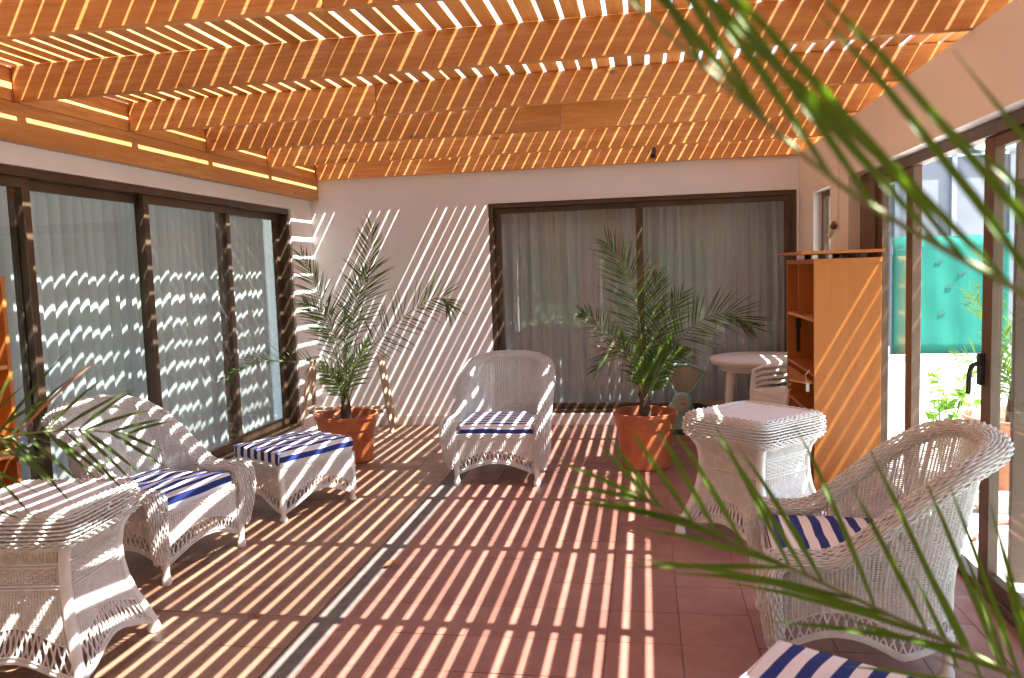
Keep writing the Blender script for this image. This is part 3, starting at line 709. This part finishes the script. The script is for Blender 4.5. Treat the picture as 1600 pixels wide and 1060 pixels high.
bookcase((1.013, 5.10, 0), 0, 'tall orange laminate bookcase beside the garden door, side panel to the front', W=.95, D=.388)
lb = bookcase((-2.925, 3.27, 0), R(180), 'orange bookcase cut by the picture edge before the blinds', W=.90, D=.31, H=1.55)
bo = MB().box((-.06, -.16, 0), (.42, .80, .018), 0); tag(bo.build('loose_board', 'laminate', None, bevel=.002, loc=(.99, 5.22, 1.538), rz=R(-1)), 'loose orange board lying on blocks on top of the tall bookcase', 'board')
for i, (x_, y_) in enumerate(((1.08, 5.20), (1.31, 5.18), (1.12, 5.85), (1.30, 5.82))):
    b_ = MB().box((x_-.02, y_-.02, 1.5085), (x_+.02, y_+.02, 1.5375)); tag(b_.build('spacer_block', 'dark_wood', bevel=.003), 'small dark block under the loose board on the bookcase', 'block', 'spacer blocks on the bookcase')

# ------------------------------------------------------------------ palms
def catmull(P, n):
    P = np.asarray(P, float); P = np.vstack([2*P[0]-P[1], P, 2*P[-1]-P[-2]]); out = []
    seg = len(P)-3; ts = np.linspace(0, seg-1e-6, n)
    for t in ts:
        i = int(t); f = t-i; p0, p1, p2, p3 = P[i:i+4]
        out.append(.5*((2*p1)+(-p0+p2)*f+(2*p0-5*p1+4*p2-p3)*f*f+(-p0+3*p1-3*p2+p3)*f**3))
    return np.array(out)
def frond(parent, pts, seed, leaf_len=.26, n=34, start=.22, face=(0, -1, .35), width=.0095, r0=.0055, mat='palm_leaf', name='frond', lift=.35, spread=(62, 22), skip=.04, spread2=None, skip2=None, split=False):
    """a feather leaf: midrib along pts, narrow folded leaflets on both sides"""
    r_ = np.random.default_rng(seed); C = catmull(pts, 48); m = MB()
    m.tube(C, np.linspace(r0, .0016, len(C)), 5)
    nf = len(m.F)
    T = np.gradient(C, axis=0); T /= np.linalg.norm(T, axis=1)[:, None]; fn = np.array(face, float); fn /= np.linalg.norm(fn)
    dry = []; single = []
    for i in range(n):
        t = start+(1-start)*(i+.5)/n; 
        for sd in (-1, 1):
            if r_.random() < (skip2 if (sd < 0 and skip2 is not None) else skip): continue
            spr = spread2 if (sd < 0 and spread2) else spread
            tt = np.clip(t+r_.uniform(-.4, .4)/n, 0, 1); k = tt*(len(C)-1); i0 = int(k); p = C[i0]; Tn = T[i0]
            S = np.cross(Tn, fn); S /= np.linalg.norm(S)+1e-9; N = np.cross(S, Tn); q = (tt-start)/(1-start)
            an = R(spr[0]+(spr[1]-spr[0])*q+r_.normal(0, 4)); Ln = 1.18*leaf_len*(.55+.45*math.sin(math.pi*min(1, .12+q*.85)))*(1-.30*q)*r_.uniform(.82, 1.12)
            D = Tn*math.cos(an)+S*sd*math.sin(an)+N*(lift+r_.normal(0, .16)); D /= np.linalg.norm(D)
            Wd = np.cross(D, N); Wd /= np.linalg.norm(Wd)+1e-9; Nn = np.cross(Wd, D); V = []
            dr = r_.uniform(.02, .14)*Ln
            for f, ww in ((0, .45), (.3, 1.0), (.68, .72)):
                c = p+D*Ln*f-np.array([0, 0, dr*f*f]); hw = width*ww*.5
                V += [c-Wd*hw+Nn*hw*.55, c, c+Wd*hw+Nn*hw*.55]
            V.append(p+D*Ln-np.array([0, 0, dr]))
            dd_ = 2 if r_.random() < (.0 if mat == 'palm_leaf_fresh' else .035) else 1; LF = [(0, 1, 4, 3), (1, 2, 5, 4), (3, 4, 7, 6), (4, 5, 8, 7), (6, 7, 9), (7, 8, 9)]
            if split: single.append((V, dd_)); continue
            dry += [dd_]*6
            m.add(V, LF)
    me = bpy.data.meshes.new(name); me.from_pydata([tuple(v) for v in np.concatenate(m.V)], [], m.F); me.update()
    me.materials.append(M['rachis']); me.materials.append(M[mat]); me.materials.append(M['dry_leaf']); me.polygons.foreach_set('material_index', [0]*nf+dry); me.polygons.foreach_set('use_smooth', [True]*len(m.F))
    o = link(name, me, None, parent)
    for V, k in single:      # near fronds: every leaflet a blade of its own
        lm = bpy.data.meshes.new('leaflet'); lm.from_pydata([tuple(v) for v in V], [], LF); lm.update(); lm.polygons.foreach_set('use_smooth', [True]*6); link('leaflet', lm, mat if k == 1 else 'dry_leaf', o)
    return o
def pot(parent, R1, R0, H, mat='pot_plastic', lip=.03, step=.12, seg=48):
    """R1 rim radius, R0 foot radius"""
    rr = lambda z: R0+(R1*.93-R0)*z/H
    out = [(R0*.93, 0), (R0, .012), (rr(H-step)-.004, H-step), (rr(H-step)+.006, H-step+.006), (R1*.955, H-lip), (R1*1.0, H-lip+.002), (R1, H-.003), (R1-.004, H), (R1-.013, H-.002), (R1*.9, H-.06), (R1*.86, H-.09)]
    MB().lathe(out, seg).build('pot', mat, parent, 'smooth')
    s_ = MB().lathe([(R1*.89, H-.07), (R1*.5, H-.062), (.02, H-.058)], 24); s_.build('soil', 'soil', parent, 'smooth')
def palm(loc, label, fronds, potdim, trunk=(.04, .18), group='potted palms', small=6, seed=1, potmat='pot_plastic', cat='potted palm', mat='palm_leaf'):
    root = empty('potted_palm', loc, label=label, cat=cat, group=group); R1, R0, H = potdim; pot(root, R1, R0, H, potmat)
    r_ = random.Random(seed); tr, thh = trunk
    MB().lathe([(tr*1.05, H-.08), (tr*1.15, H-.02), (tr*.95, H+thh*.4), (tr*.75, H+thh*.8), (tr*.3, H+thh)], 12).build('trunk', 'trunk', root, 'smooth')
    for i in range(10):   # old leaf bases on the trunk
        an = i*2.4; z = H-.03+thh*.08*i; d = Vector((math.cos(an), math.sin(an), 0))
        MB().add([tuple(d*tr*.8+Vector((0, 0, z))+d.cross(Vector((0, 0, 1)))*.014), tuple(d*tr*.8+Vector((0, 0, z))-d.cross(Vector((0, 0, 1)))*.014), tuple(d*(tr+.022)+Vector((0, 0, z+.05)))], [(0, 1, 2)]).build('leaf_base', 'trunk', root)
    b0 = np.array([0, 0, H+thh*.35])
    for i, f in enumerate(fronds):
        pts = [b0+np.array([.3*(f['p'][0][0]-loc[0])*.12, 0, 0])]+[np.array(q)-np.array(loc) for q in f['p']]
        frond(root, pts, seed*100+i, f.get('l', .26), f.get('n', 36), f.get('s', .25), f.get('f', (0, -1, .35)), f.get('w', .0085), mat=f.get('m', mat), lift=f.get('lift', .3), spread=f.get('sp', (62, 22)), spread2=f.get('sp2'), skip=f.get('sk', .04), skip2=f.get('sk2'), split=f.get('split'))
    for i in range(small):   # inner spears
        an = r_.uniform(0, 6.28); rr = r_.uniform(.05, .22); hh = r_.uniform(.30, .62)
        frond(root, [b0, b0+np.array([math.cos(an)*rr*.35, math.sin(an)*rr*.35, hh*.5]), b0+np.array([math.cos(an)*rr, math.sin(an)*rr, hh])], seed*100+50+i, r_.uniform(.14, .22), 20, .25, (math.cos(an+1), math.sin(an+1), .3), .010, mat='palm_leaf_fresh')
    return root
palm((-2.42, 6.11, 0), 'palm in a round orange pot by the sliding door with blinds, before the trestle', [
    dict(p=[(-2.30, 6.10, 1.00), (-2.17, 6.08, 1.48), (-2.10, 6.05, 1.88)], l=.30, n=38, s=.38),
    dict(p=[(-2.44, 6.05, .95), (-2.52, 6.0, 1.28), (-2.66, 5.95, 1.68)], l=.27, n=32, s=.35),
    dict(p=[(-2.24, 6.05, .80), (-2.09, 6.0, .97), (-1.82, 5.95, 1.19), (-1.56, 5.92, 1.31), (-1.46, 5.9, 1.24)], l=.30, n=38, s=.35, f=(0, -1, .25)),
    dict(p=[(-2.46, 5.95, .72), (-2.62, 5.8, .83), (-2.90, 5.62, .87), (-3.13, 5.5, .74)], l=.25, n=30, s=.40, f=(.1, -.4, 1)),
    dict(p=[(-2.42, 6.2, .95), (-2.36, 6.3, 1.30), (-2.28, 6.42, 1.55)], l=.24, n=30, s=.3),
    dict(p=[(-2.52, 6.2, .90), (-2.66, 6.3, 1.15), (-2.86, 6.4, 1.28)], l=.24, n=30, s=.3),
    dict(p=[(-2.35, 5.95, .9), (-2.27, 5.8, 1.15), (-2.2, 5.62, 1.22)], l=.2, n=26, s=.35, f=(.8, -.3, .5)),
], (.255, .200, .385), small=6, seed=11)
palm((-.02, 5.98, 0), 'palm in a round orange pot before the curtained end door, beside the scale', [
    dict(p=[(-.035, 5.96, .95), (-.10, 5.93, 1.37), (-.27, 5.88, 1.68)], l=.33, n=40, s=.30),
    dict(p=[(.09, 5.92, .78), (.19, 5.87, .91), (.37, 5.8, 1.09), (.57, 5.76, 1.15), (.73, 5.72, 1.05)], l=.30, n=38, s=.32, f=(0, -1, .3)),
    dict(p=[(-.08, 5.88, .76), (-.12, 5.8, .85), (-.23, 5.74, .91), (-.36, 5.7, .76)], l=.20, n=26, s=.45, f=(0, -.6, 1)),
    dict(p=[(-.10, 5.95, .75), (-.20, 5.92, .90), (-.36, 5.9, 1.10), (-.47, 5.88, 1.17)], l=.18, n=24, s=.40),
    dict(p=[(.06, 6.02, .80), (.14, 6.05, 1.05), (.27, 6.1, 1.28)], l=.25, n=30, s=.30),
    dict(p=[(.04, 6.1, .85), (.06, 6.2, 1.15), (.10, 6.3, 1.42)], l=.25, n=30, s=.30),
    dict(p=[(.08, 5.8, .72), (.16, 5.66, .88), (.24, 5.5, .92)], l=.20, n=24, s=.40, f=(.7, -.3, .7)),
], (.238, .185, .422), small=7, seed=12)
# near palms whose pots stand outside the picture
palm((.86, .62, 0), 'large palm reaching in from the right edge, blurred fronds across the upper right', [
    dict(p=[(.66, .60, 1.05), (.45, .62, 1.33), (.30, .65, 1.455), (.155, .68, 1.56), (.0, .70, 1.715)], l=.42, n=15, s=.42, f=(.2, -1, -.2), w=.0082, lift=.0, sp=(25, 12), sp2=(6, 3), sk2=1.0, split=True, m='palm_leaf_fresh'),
    dict(p=[(.72, .98, .80), (.52, 1.08, .925), (.32, 1.12, 1.015), (.12, 1.14, 1.105), (-.03, 1.16, 1.17)], l=.29, n=16, s=.30, f=(.1, -1, .1), w=.0085, lift=.06, sp=(52, 30), sp2=(14, 6), split=True, m='palm_leaf_fresh'),
    dict(p=[(.80, .98, .70), (.66, 1.16, .80), (.55, 1.24, .84), (.44, 1.30, .87)], l=.28, n=8, s=.30, f=(.1, -1, .1), w=.0085, lift=.05, sp=(78, 50), sp2=(30, 12), sk2=.6, split=True, m='palm_leaf_fresh'),
    dict(p=[(.95, .6, 1.0), (1.1, .62, 1.4), (1.22, .65, 1.7)], l=.3, n=26, s=.3), dict(p=[(.9, .3, 1.0), (.95, -.1, 1.3), (1.0, -.4, 1.35)], l=.3, n=26, s=.3),
], (.25, .19, .42), small=1, seed=13)
palm((-2.05, 1.45, 0), 'palm reaching in from the left edge over the near wicker table', [
    dict(p=[(-1.93, 1.55, .92), (-1.78, 1.66, 1.06), (-1.58, 1.72, 1.125), (-1.42, 1.75, 1.14), (-1.28, 1.78, 1.125)], l=.27, n=15, s=.35, f=(0, -1, .45), w=.010, lift=.1, split=True),
    dict(p=[(-1.98, 1.65, .86), (-1.90, 1.78, 1.00), (-1.82, 1.85, 1.08), (-1.74, 1.90, 1.12)], l=.30, n=10, s=.35, f=(0, -1, .1), w=.010, sp=(75, 40), sp2=(20, 8), sk2=.5, split=True),
    dict(p=[(-1.85, 1.5, .48), (-1.66, 1.55, .47), (-1.52, 1.58, .44)], l=.22, n=8, s=.3, f=(0, -.5, 1), w=.018),
    dict(p=[(-2.2, 1.3, .95), (-2.4, 1.1, 1.3), (-2.6, .9, 1.45)], l=.3, n=26, s=.3),
], (.25, .19, .42), small=0, seed=14)

# ------------------------------------------------------------------ trestle behind the left palm
tr = empty('folding_trestle', (-2.85, 7.28, 0), R(6), 'weathered wooden trestle against the end wall behind the potted palm', 'trestle')
for sx in (-1, 1):
    x = .36*sx
    for i, (ya, lean) in enumerate(((-.17, .10*sx), (.15, .06*sx))):
        MB().bar((x+lean*.9, ya, 0), (x-.03*sx, ya*.28, .70), .034, .030).build('leg', 'trestle_wood', tr, bevel=.003)
    MB().bar((x+.02*sx, -.12, .24), (x+.02*sx, .11, .24), .03, .022).build('cross_bar', 'trestle_wood', tr, bevel=.003)
    MB().bar((x-.03*sx, -.14, .715), (x-.03*sx, .14, .715), .05, .026).build('top_cap', 'trestle_wood', tr, bevel=.003)
    MB().bar((x-.02*sx, -.02, .45), (x-.02*sx, -.02, .69), .026, .02).build('brace', 'trestle_wood', tr, bevel=.003)
for y_ in (-.115, .10): MB().bar((-.36, y_, .205), (.36, y_, .205), .024, .03).build('rail', 'trestle_wood', tr, bevel=.003)

# ------------------------------------------------------------------ fan scale
sc = empty('shop_scale', (.28, 7.22, 0), R(-4), 'old mint green fan-shaped shop scale on the floor by the end door', 'scale')
MB().prism([(-.12, .02), (.16, .02), (.155, .09), (.13, .15), (.125, .23), (.10, .27), (-.055, .28), (-.10, .24), (-.115, .15)], -.10, .10).build('body', 'mint', sc, bevel=.018)
MB().prism([(-.14, 0), (.44, 0), (.44, .03), (.17, .045), (-.14, .045)], -.11, .11).build('base_plate', 'ink', sc, bevel=.006)
dd_ = MB().lathe([(.085, -.05), (.09, -.045), (.09, .045), (.082, .06), (.07, .062)], 28); V = dd_.V[0]; dd_.V[0] = np.stack([V[:, 0]+.03, -V[:, 2]-.055, V[:, 1]+.285], 1); dl = dd_.build('dial_housing', 'mint', sc, 'smooth')
d2 = MB().lathe([(.055, 0), (.055, .004), (.001, .005)], 24); V = d2.V[0]; d2.V[0] = np.stack([V[:, 0]+.03, -V[:, 2]-.118, V[:, 1]+.285], 1); d2.build('maker_badge', 'scale_face', dl, 'smooth')
for k in range(5):
    an = R(60+15*k); MB().bar((.03+.042*math.cos(an*1.2-.3), -.124, .285+.042*math.sin(an*1.2-.3)), (.03+.05*math.cos(an*1.2-.3), -.124, .285+.05*math.sin(an*1.2-.3)), .004, .003, (0, 1, 0)).build('badge_mark', 'ink', dl)
rp = random.Random(4)
for k in range(7):
    x_, z_ = .03+rp.gauss(0, .014), .275+rp.gauss(0, .012); MB().bar((x_, -.1245, z_), (x_+.010, -.1245, z_+.006), .006, .003, (0, 1, 0)).build('badge_mark', ('red_print', 'ink')[k % 2], dl)
# fan head
A0, A1, r1 = R(52), R(122), .335; cx, cz = .03, .285
arc = [(cx+r1*math.cos(A0+(A1-A0)*i/24), cz+r1*math.sin(A0+(A1-A0)*i/24)) for i in range(25)]
low = [(cx+.055*math.cos(A0), cz+.055*math.sin(A0)), (cx+.055*math.cos(A1), cz+.055*math.sin(A1))]
MB().prism(arc+[low[1], low[0]], -.035, .045).build('fan_housing', 'mint', sc, bevel=.008)
rim = [(x_, -.045, z_) for x_, z_ in arc]; pth = [(low[0][0], -.045, low[0][1])]+rim+[(low[1][0], -.045, low[1][1])]; MB().tube(pth, .013, 8).build('fan_rim', 'mint', sc, 'smooth')
ins = lambda f, g0=0: [(cx+(f*r1)*math.cos(A0+.06+(A1-A0-.12)*i/24), cz+(f*r1)*math.sin(A0+.06+(A1-A0-.12)*i/24)) for i in range(25)]
MB().prism(ins(.945)+ins(.22)[::-1], -.040, -.0362).build('fan_chart', 'scale_face', sc)
MB().prism(ins(.95)+ins(.2)[::-1], -.056, -.053).build('fan_glass', 'scale_glass', sc)
for k in range(9):
    an = A0+.1+(A1-A0-.2)*k/8; MB().bar((cx+.25*r1*math.cos(an), -.0412, cz+.25*r1*math.sin(an)), (cx+.9*r1*math.cos(an), -.0412, cz+.9*r1*math.sin(an)), .002, .001, (0, 1, 0)).build('chart_line', 'ink', sc)
an = R(108); MB().bar((cx, -.044, cz+.05), (cx+.9*r1*math.cos(an), -.044, cz+.9*r1*math.sin(an)), .004, .002, (0, 1, 0)).build('needle', 'red_print', sc)
MB().lathe([(.02, .03), (.02, .21), (.05, .215), (.05, .225)], 14, (.34, 0)).build('pan_stem', 'dark_wood', sc, 'smooth')
MB().lathe([(.03, .226), (.11, .236), (.150, .262), (.155, .268), (.150, .269), (.105, .243), (.01, .233)], 36, (.34, 0)).build('weighing_pan', 'brass', sc, 'smooth')

# ------------------------------------------------------------------ plastic garden table and stacked chairs
pt = empty('plastic_table', (.95, 6.95, 0), 0, 'round white plastic garden table in the corner behind the bookcase', 'table')
MB().lathe([(.34, .655), (.40, .655), (.415, .668), (.42, .69), (.412, .703), (.39, .708), (.12, .712), (.001, .712)], 48).build('table_top', 'plastic_white', pt, 'smooth')
MB().lathe([(.33, .60), (.335, .655)], 40, cap=False).build('apron', 'plastic_white', pt, 'smooth')
for an in (R(205), R(265), R(25), R(85)):
    c, s_ = math.cos(an), math.sin(an); m = MB(); rr = np.linspace(.27, .33, 6)[::-1]
    m.tube([(c*r_, s_*r_, z) for r_, z in zip(rr, np.linspace(0, .65, 6))], np.linspace(.028, .045, 6), 12); m.build('leg', 'plastic_white', pt, 'smooth')
def plastic_chair():
    root = empty('plastic_chair'); m = MB()
    m.prism([(-.20, -.20), (.20, -.20), (.19, .19), (-.19, .19)], .36, .385, 'z'); m.build('seat', 'plastic_white', root, bevel=.02)
    ap = MB(); ap.box((-.205, -.215, .29), (.205, -.195, .375)); ap.build('apron', 'plastic_white', root, bevel=.008)
    for k, z in enumerate(np.linspace(.46, .66, 5)): MB().bar((-.155, .20+.10*(z-.4), z), (.155, .20+.10*(z-.4), z), .012, .030).build('back_slat', 'plastic_white', root, bevel=.004)
    for sx in (-1, 1):
        MB().bar((.165*sx, .18, .38), (.165*sx, .235, .70), .05, .02, (0, 1, 0)).build('back_post', 'plastic_white', root, bevel=.008)
        MB().bar((.19*sx, -.20, .37), (.215*sx, -.225, 0), .06, .028, (0, 1, 0)).build('leg', 'plastic_white', root, bevel=.008); MB().bar((.18*sx, .17, .37), (.20*sx, .25, 0), .05, .028, (0, 1, 0)).build('leg', 'plastic_white', root, bevel=.008)
        ar = MB(); ar.tube([(.20*sx, -.20, .38), (.225*sx, -.19, .52), (.225*sx, -.10, .545), (.215*sx, .10, .55), (.175*sx, .215, .57)], .016, 8); ar.build('armrest', 'plastic_white', root, 'smooth')
    MB().bar((-.17, .237, .715), (.17, .237, .715), .02, .05).build('top_rail', 'plastic_white', root, bevel=.008)
    return root
pc = plastic_chair()
lab = ['bottom white plastic chair of the stack behind the bookcase', 'second white plastic chair from the bottom of the stack', 'third white plastic chair from the bottom of the stack', 'topmost white plastic chair of the stack behind the bookcase']
for k in range(4):
    o = pc if k == 0 else copy_tree(pc); o.location = (1.08+.006*k, 6.32+.004*k, .045*k); o.rotation_euler[2] = R(-62); tag(o, lab[k], 'chair', 'stacked plastic chairs')

# ------------------------------------------------------------------ lamps on wall and beam
wlp = empty('wall_bulb', (1.365, 6.05, 1.70), 0, 'bare lamp bulb and its cable hanging on the tan wall', 'lamp')
MB().tube([(0.0, -.02, .76), (-.004, -.02, .40), (-.006, -.02, .10), (-.012, -.01, .045), (-.03, 0, .03)], .005, 6).build('cable', 'white_paint', wlp, 'smooth')
MB().tube([(-.022, -.005, .06), (-.03, .02, .03)], [.022, .024], 10).build('socket', 'dark_wood', wlp, 'smooth')
for k in range(3):
    an = k*2.1; MB().tube([(-.03+.010*math.cos(an), .02+.006, .03+.010*math.sin(an)), (-.036+.013*math.cos(an), .07, -.01+.010*math.sin(an)), (-.038+.010*math.cos(an+.5), .10, -.035+.010*math.sin(an))], .008, 8).build('bulb_tube', 'bulb_glass', wlp, 'smooth')
MB().bar((-.002, -.02, .30), (-.002, -.02, .33), .018, .006).build('clip', 'steel', wlp)
spt = empty('beam_spotlight', (.10, YB-.06, 2.53), 0, 'small black spotlight clamped to the end beam', 'lamp')
MB().tube([(0, -.02, .03), (-.004, -.05, -.01), (-.01, -.08, -.05)], [.016, .022, .026], 12).build('lamp_head', 'black_plastic', spt, 'smooth'); MB().bar((0, 0, -.01), (0, -.03, .04), .012, .03).build('bracket', 'black_plastic', spt)

# ------------------------------------------------------------------ outside: garden path, net, wall, plants
tag(MB().box((2.0, 5.2, -.059), (4.2, 7.0, -.04)).build('gravel_bed', 'gravel'), kind='structure')
kb = MB().box((1.98, 5.10, -.06), (4.2, 5.2, .06)); tag(kb.build('kerb', 'stone', bevel=.01), 'pale stone kerb along the gravel bed outside', 'kerb')
rs = random.Random(9)
for k in range(14):
    x_, y_, r_ = rs.uniform(2.05, 3.6), rs.uniform(5.28, 6.9), rs.uniform(.04, .11); m = MB()
    n1, n2 = 7, 5; prof = [(max(.001, r_*math.sin(math.pi*(i+.02)/(n2-.96))), r_*.6*(1-math.cos(math.pi*i/(n2-1)))-.07) for i in range(n2)]
    m.lathe(prof, n1, (x_, y_)); m.V[0] = m.V[0]+np.random.default_rng(k).normal(0, r_*.10, m.V[0].shape)
    o = m.build('garden_stone', 'stone', None, 'smooth'); tag(o, 'rounded pale stone lying in the gravel bed outside the glass', 'stone', 'stones in the gravel bed')
palm((2.36, 5.62, -.05), 'young palm in a wide clay pot outside the glass', [
    dict(p=[(2.32, 5.62, .75), (2.22, 5.62, 1.05), (2.10, 5.62, 1.25)], l=.26, n=26, s=.2, m='palm_leaf_fresh'), dict(p=[(2.42, 5.62, .8), (2.52, 5.66, 1.1), (2.66, 5.7, 1.25)], l=.26, n=26, s=.2, m='palm_leaf_fresh'),
    dict(p=[(2.28, 5.58, .62), (2.12, 5.54, .8), (1.96, 5.5, .84)], l=.24, n=24, s=.2, m='palm_leaf_fresh'), dict(p=[(2.48, 5.58, .66), (2.66, 5.54, .86), (2.86, 5.5, .9)], l=.24, n=24, s=.2, m='palm_leaf_fresh'),
], (.30, .20, .50), small=3, seed=21, potmat='pot_clay', group='garden plants')
def bush(name, loc, h, rad, nl, ls, label, cat, mat, seed, stems=6, group=None):
    r_ = random.Random(seed); root = empty(name, loc, 0, label, cat, group); st = MB(); lf = MB()
    for k in range(stems):
        an = r_.uniform(0, 6.28); tip = Vector((math.cos(an)*rad*r_.uniform(.3, 1), math.sin(an)*rad*r_.uniform(.3, 1), h*r_.uniform(.6, 1)))
        pth = [Vector((0, 0, 0)), tip*.45+Vector((r_.gauss(0, .03), r_.gauss(0, .03), .05)), tip]; C = catmull([tuple(p) for p in pth], 8); st.tube(C, np.linspace(.008, .003, 8), 5)
        for j in range(nl//stems):
            t = r_.uniform(.3, 1); p = Vector(C[int(t*7)])+Vector((r_.gauss(0, .02), r_.gauss(0, .02), r_.gauss(0, .02)))
            d = Vector((r_.gauss(0, 1), r_.gauss(0, 1), r_.gauss(.1, .6))).normalized(); s_ = d.cross(Vector((r_.gauss(0, 1), r_.gauss(0, 1), r_.gauss(0, 1)))).normalized(); L = ls*r_.uniform(.6, 1.2); n_ = d.cross(s_)
            lf.add([tuple(p), tuple(p+d*L*.45+s_*L*.28+n_*L*.08), tuple(p+d*L-n_*L*.1), tuple(p+d*L*.45-s_*L*.28+n_*L*.08)], [(0, 1, 2), (0, 2, 3)])
    st.build('stem', 'rachis', root, 'smooth'); lf.build('leaves', mat, root)
    return root
bush('garden_shrub', (2.06, 6.0, -.05), .84, .26, 150, .085, 'leafy green shrub growing outside the open doorway', 'shrub', 'shrub_leaf', 3, 7, 'garden plants')
bush('garden_shrub', (2.42, 6.35, -.05), .66, .25, 130, .085, 'shorter green shrub beside the clay pot outside', 'shrub', 'shrub_leaf', 4, 6, 'garden plants')
bush('garden_shrub', (2.50, 4.95, -.05), .42, .26, 130, .075, 'low green shrub in front of the clay pot, seen through the near pane', 'shrub', 'shrub_leaf', 5, 6, 'garden plants')
nt_ = empty('shade_net_fence', (0, 12.9, 0), 0, 'mint green shade net fence across the far end of the garden', 'fence'); n = 40; V = []; F = []
for i in range(n):
    for j in range(12): t = i/(n-1); V.append((3.7+1.62*t, .006*math.sin(t*26+j*.2)+.004*math.sin(j*1.3+t*9), .03+1.76*j/11+(.02*math.sin(t*20) if j == 11 else 0)))
for i in range(n-1):
    for j in range(11): F.append((i*12+j, (i+1)*12+j, (i+1)*12+j+1, i*12+j+1))
m = MB().add(V, F); o = m.build('net', 'shade_net', nt_, 'all'); o.modifiers.new('solid', 'SOLIDIFY').thickness = .006
for x_ in (3.7, 4.5, 5.32): MB().tube([(x_, .06, -.05), (x_, .06, 1.80)], .022, 8).build('post', 'steel_grey', nt_, 'smooth')
MB().tube([(3.7, .04, 1.785), (4.5, .045, 1.78), (5.32, .04, 1.79)], .016, 8).build('top_rail', 'shade_net', nt_, 'smooth')
for x_, z_ in ((4.45, 1.02), (4.72, .78), (4.35, .62), (4.62, 1.22), (4.3, 1.4), (5.0, .95)): MB().bar((x_, -.012, z_), (x_+.09, -.012, z_+.03), .03, .012, (0, 1, 0)).build('tear', 'net_hole', nt_)
tag(MB().box((3.0, 12.65, -.06), (5.6, 12.8, .04)).build('kerb', 'stone', bevel=.01), 'pale kerb at the foot of the mint green net', 'kerb')
gw = empty('panel_wall', (0, 15, 0), 0, 'tall grey panel wall with steel posts behind the net', 'wall')
for k in range(8): x_ = 1.6+.92*k; MB().box((x_, 0, -.05), (x_+.90, .08, 3.2)).build('panel', 'grey_wall', gw, bevel=.005); MB().box((x_-.05, -.06, -.05), (x_+.03, -.002, 3.3)).build('post', 'steel_grey', gw)
MB().bar((1.5, -.04, 3.26), (9.0, -.04, 3.26), .06, .05).build('top_rail', 'steel_grey', gw)
hs_ = MB().tube(catmull([(1.75, 4.6, -.045), (2.0, 4.9, -.045), (2.3, 4.85, -.045), (2.8, 5.0, -.045), (3.4, 4.9, -.045)], 30), .012, 6); tag(hs_.build('garden_hose', 'red_print', None, 'smooth'), 'thin reddish hose lying on the sunlit path outside', 'hose')

# ------------------------------------------------------------------ greenery behind the camera, mirrored in the end door
def hedge(x0_, x1_, y_, h, seed, n):
    r_ = np.random.default_rng(seed); P = np.stack([r_.uniform(x0_, x1_, n), y_+r_.normal(0, .45, n), r_.beta(1.6, 1.2, n)*h], 1)
    d = r_.normal(0, 1, (n, 3)); d /= np.linalg.norm(d, axis=1)[:, None]; e = np.cross(d, r_.normal(0, 1, (n, 3))); e /= np.linalg.norm(e, axis=1)[:, None]; L = r_.uniform(.10, .20, n)[:, None]
    V = np.stack([P, P+d*L*.5+e*L*.3, P+d*L, P+d*L*.5-e*L*.3], 1); Q = np.arange(n*4).reshape(n, 4)
    return V, Q
tag(MB().box((-30, -55, -.058), (30, -2.45, -.045)).build('lawn', 'lawn_green'), kind='structure')
V, Q = hedge(-6.5, 6.0, -5.2, 4.6, 5, 60000); hg = link('hedge', fastmesh('hedge', V, Q), 'hedge_leaf'); tag(hg, 'dense green hedge in the garden, mirrored in the end door', 'hedge', kind='stuff')

for i, (x_, y_, rz_, L_, lb_) in enumerate(((-1.36, 3.81, 20, .10, 'curled reddish dead leaf on the cement strip of the floor'), (-.62, 5.05, 70, .05, 'tiny dry leaf on the red tiles before the middle armchair'), (-1.75, 3.2, -30, .045, 'tiny dry leaf on the brown tiles near the low table'))):
    V = []; n = 7
    for k in range(n):
        t = k/(n-1); wd = L_*.22*math.sin(math.pi*min(1, t*.95+.03)); zz = .012*math.sin(math.pi*t)+.004
        V += [(L_*t, -wd, zz+wd*.5), (L_*t, 0, zz), (L_*t, wd, zz+wd*.7)]
    m = MB().add(V, [q for k in range(n-1) for q in ((k*3, k*3+1, k*3+4, k*3+3), (k*3+1, k*3+2, k*3+5, k*3+4))])
    tag(m.build('dead_leaf', 'dry_leaf', None, 'all', loc=(x_, y_, .0), rz=R(rz_)), lb_, 'leaf', 'fallen leaves')
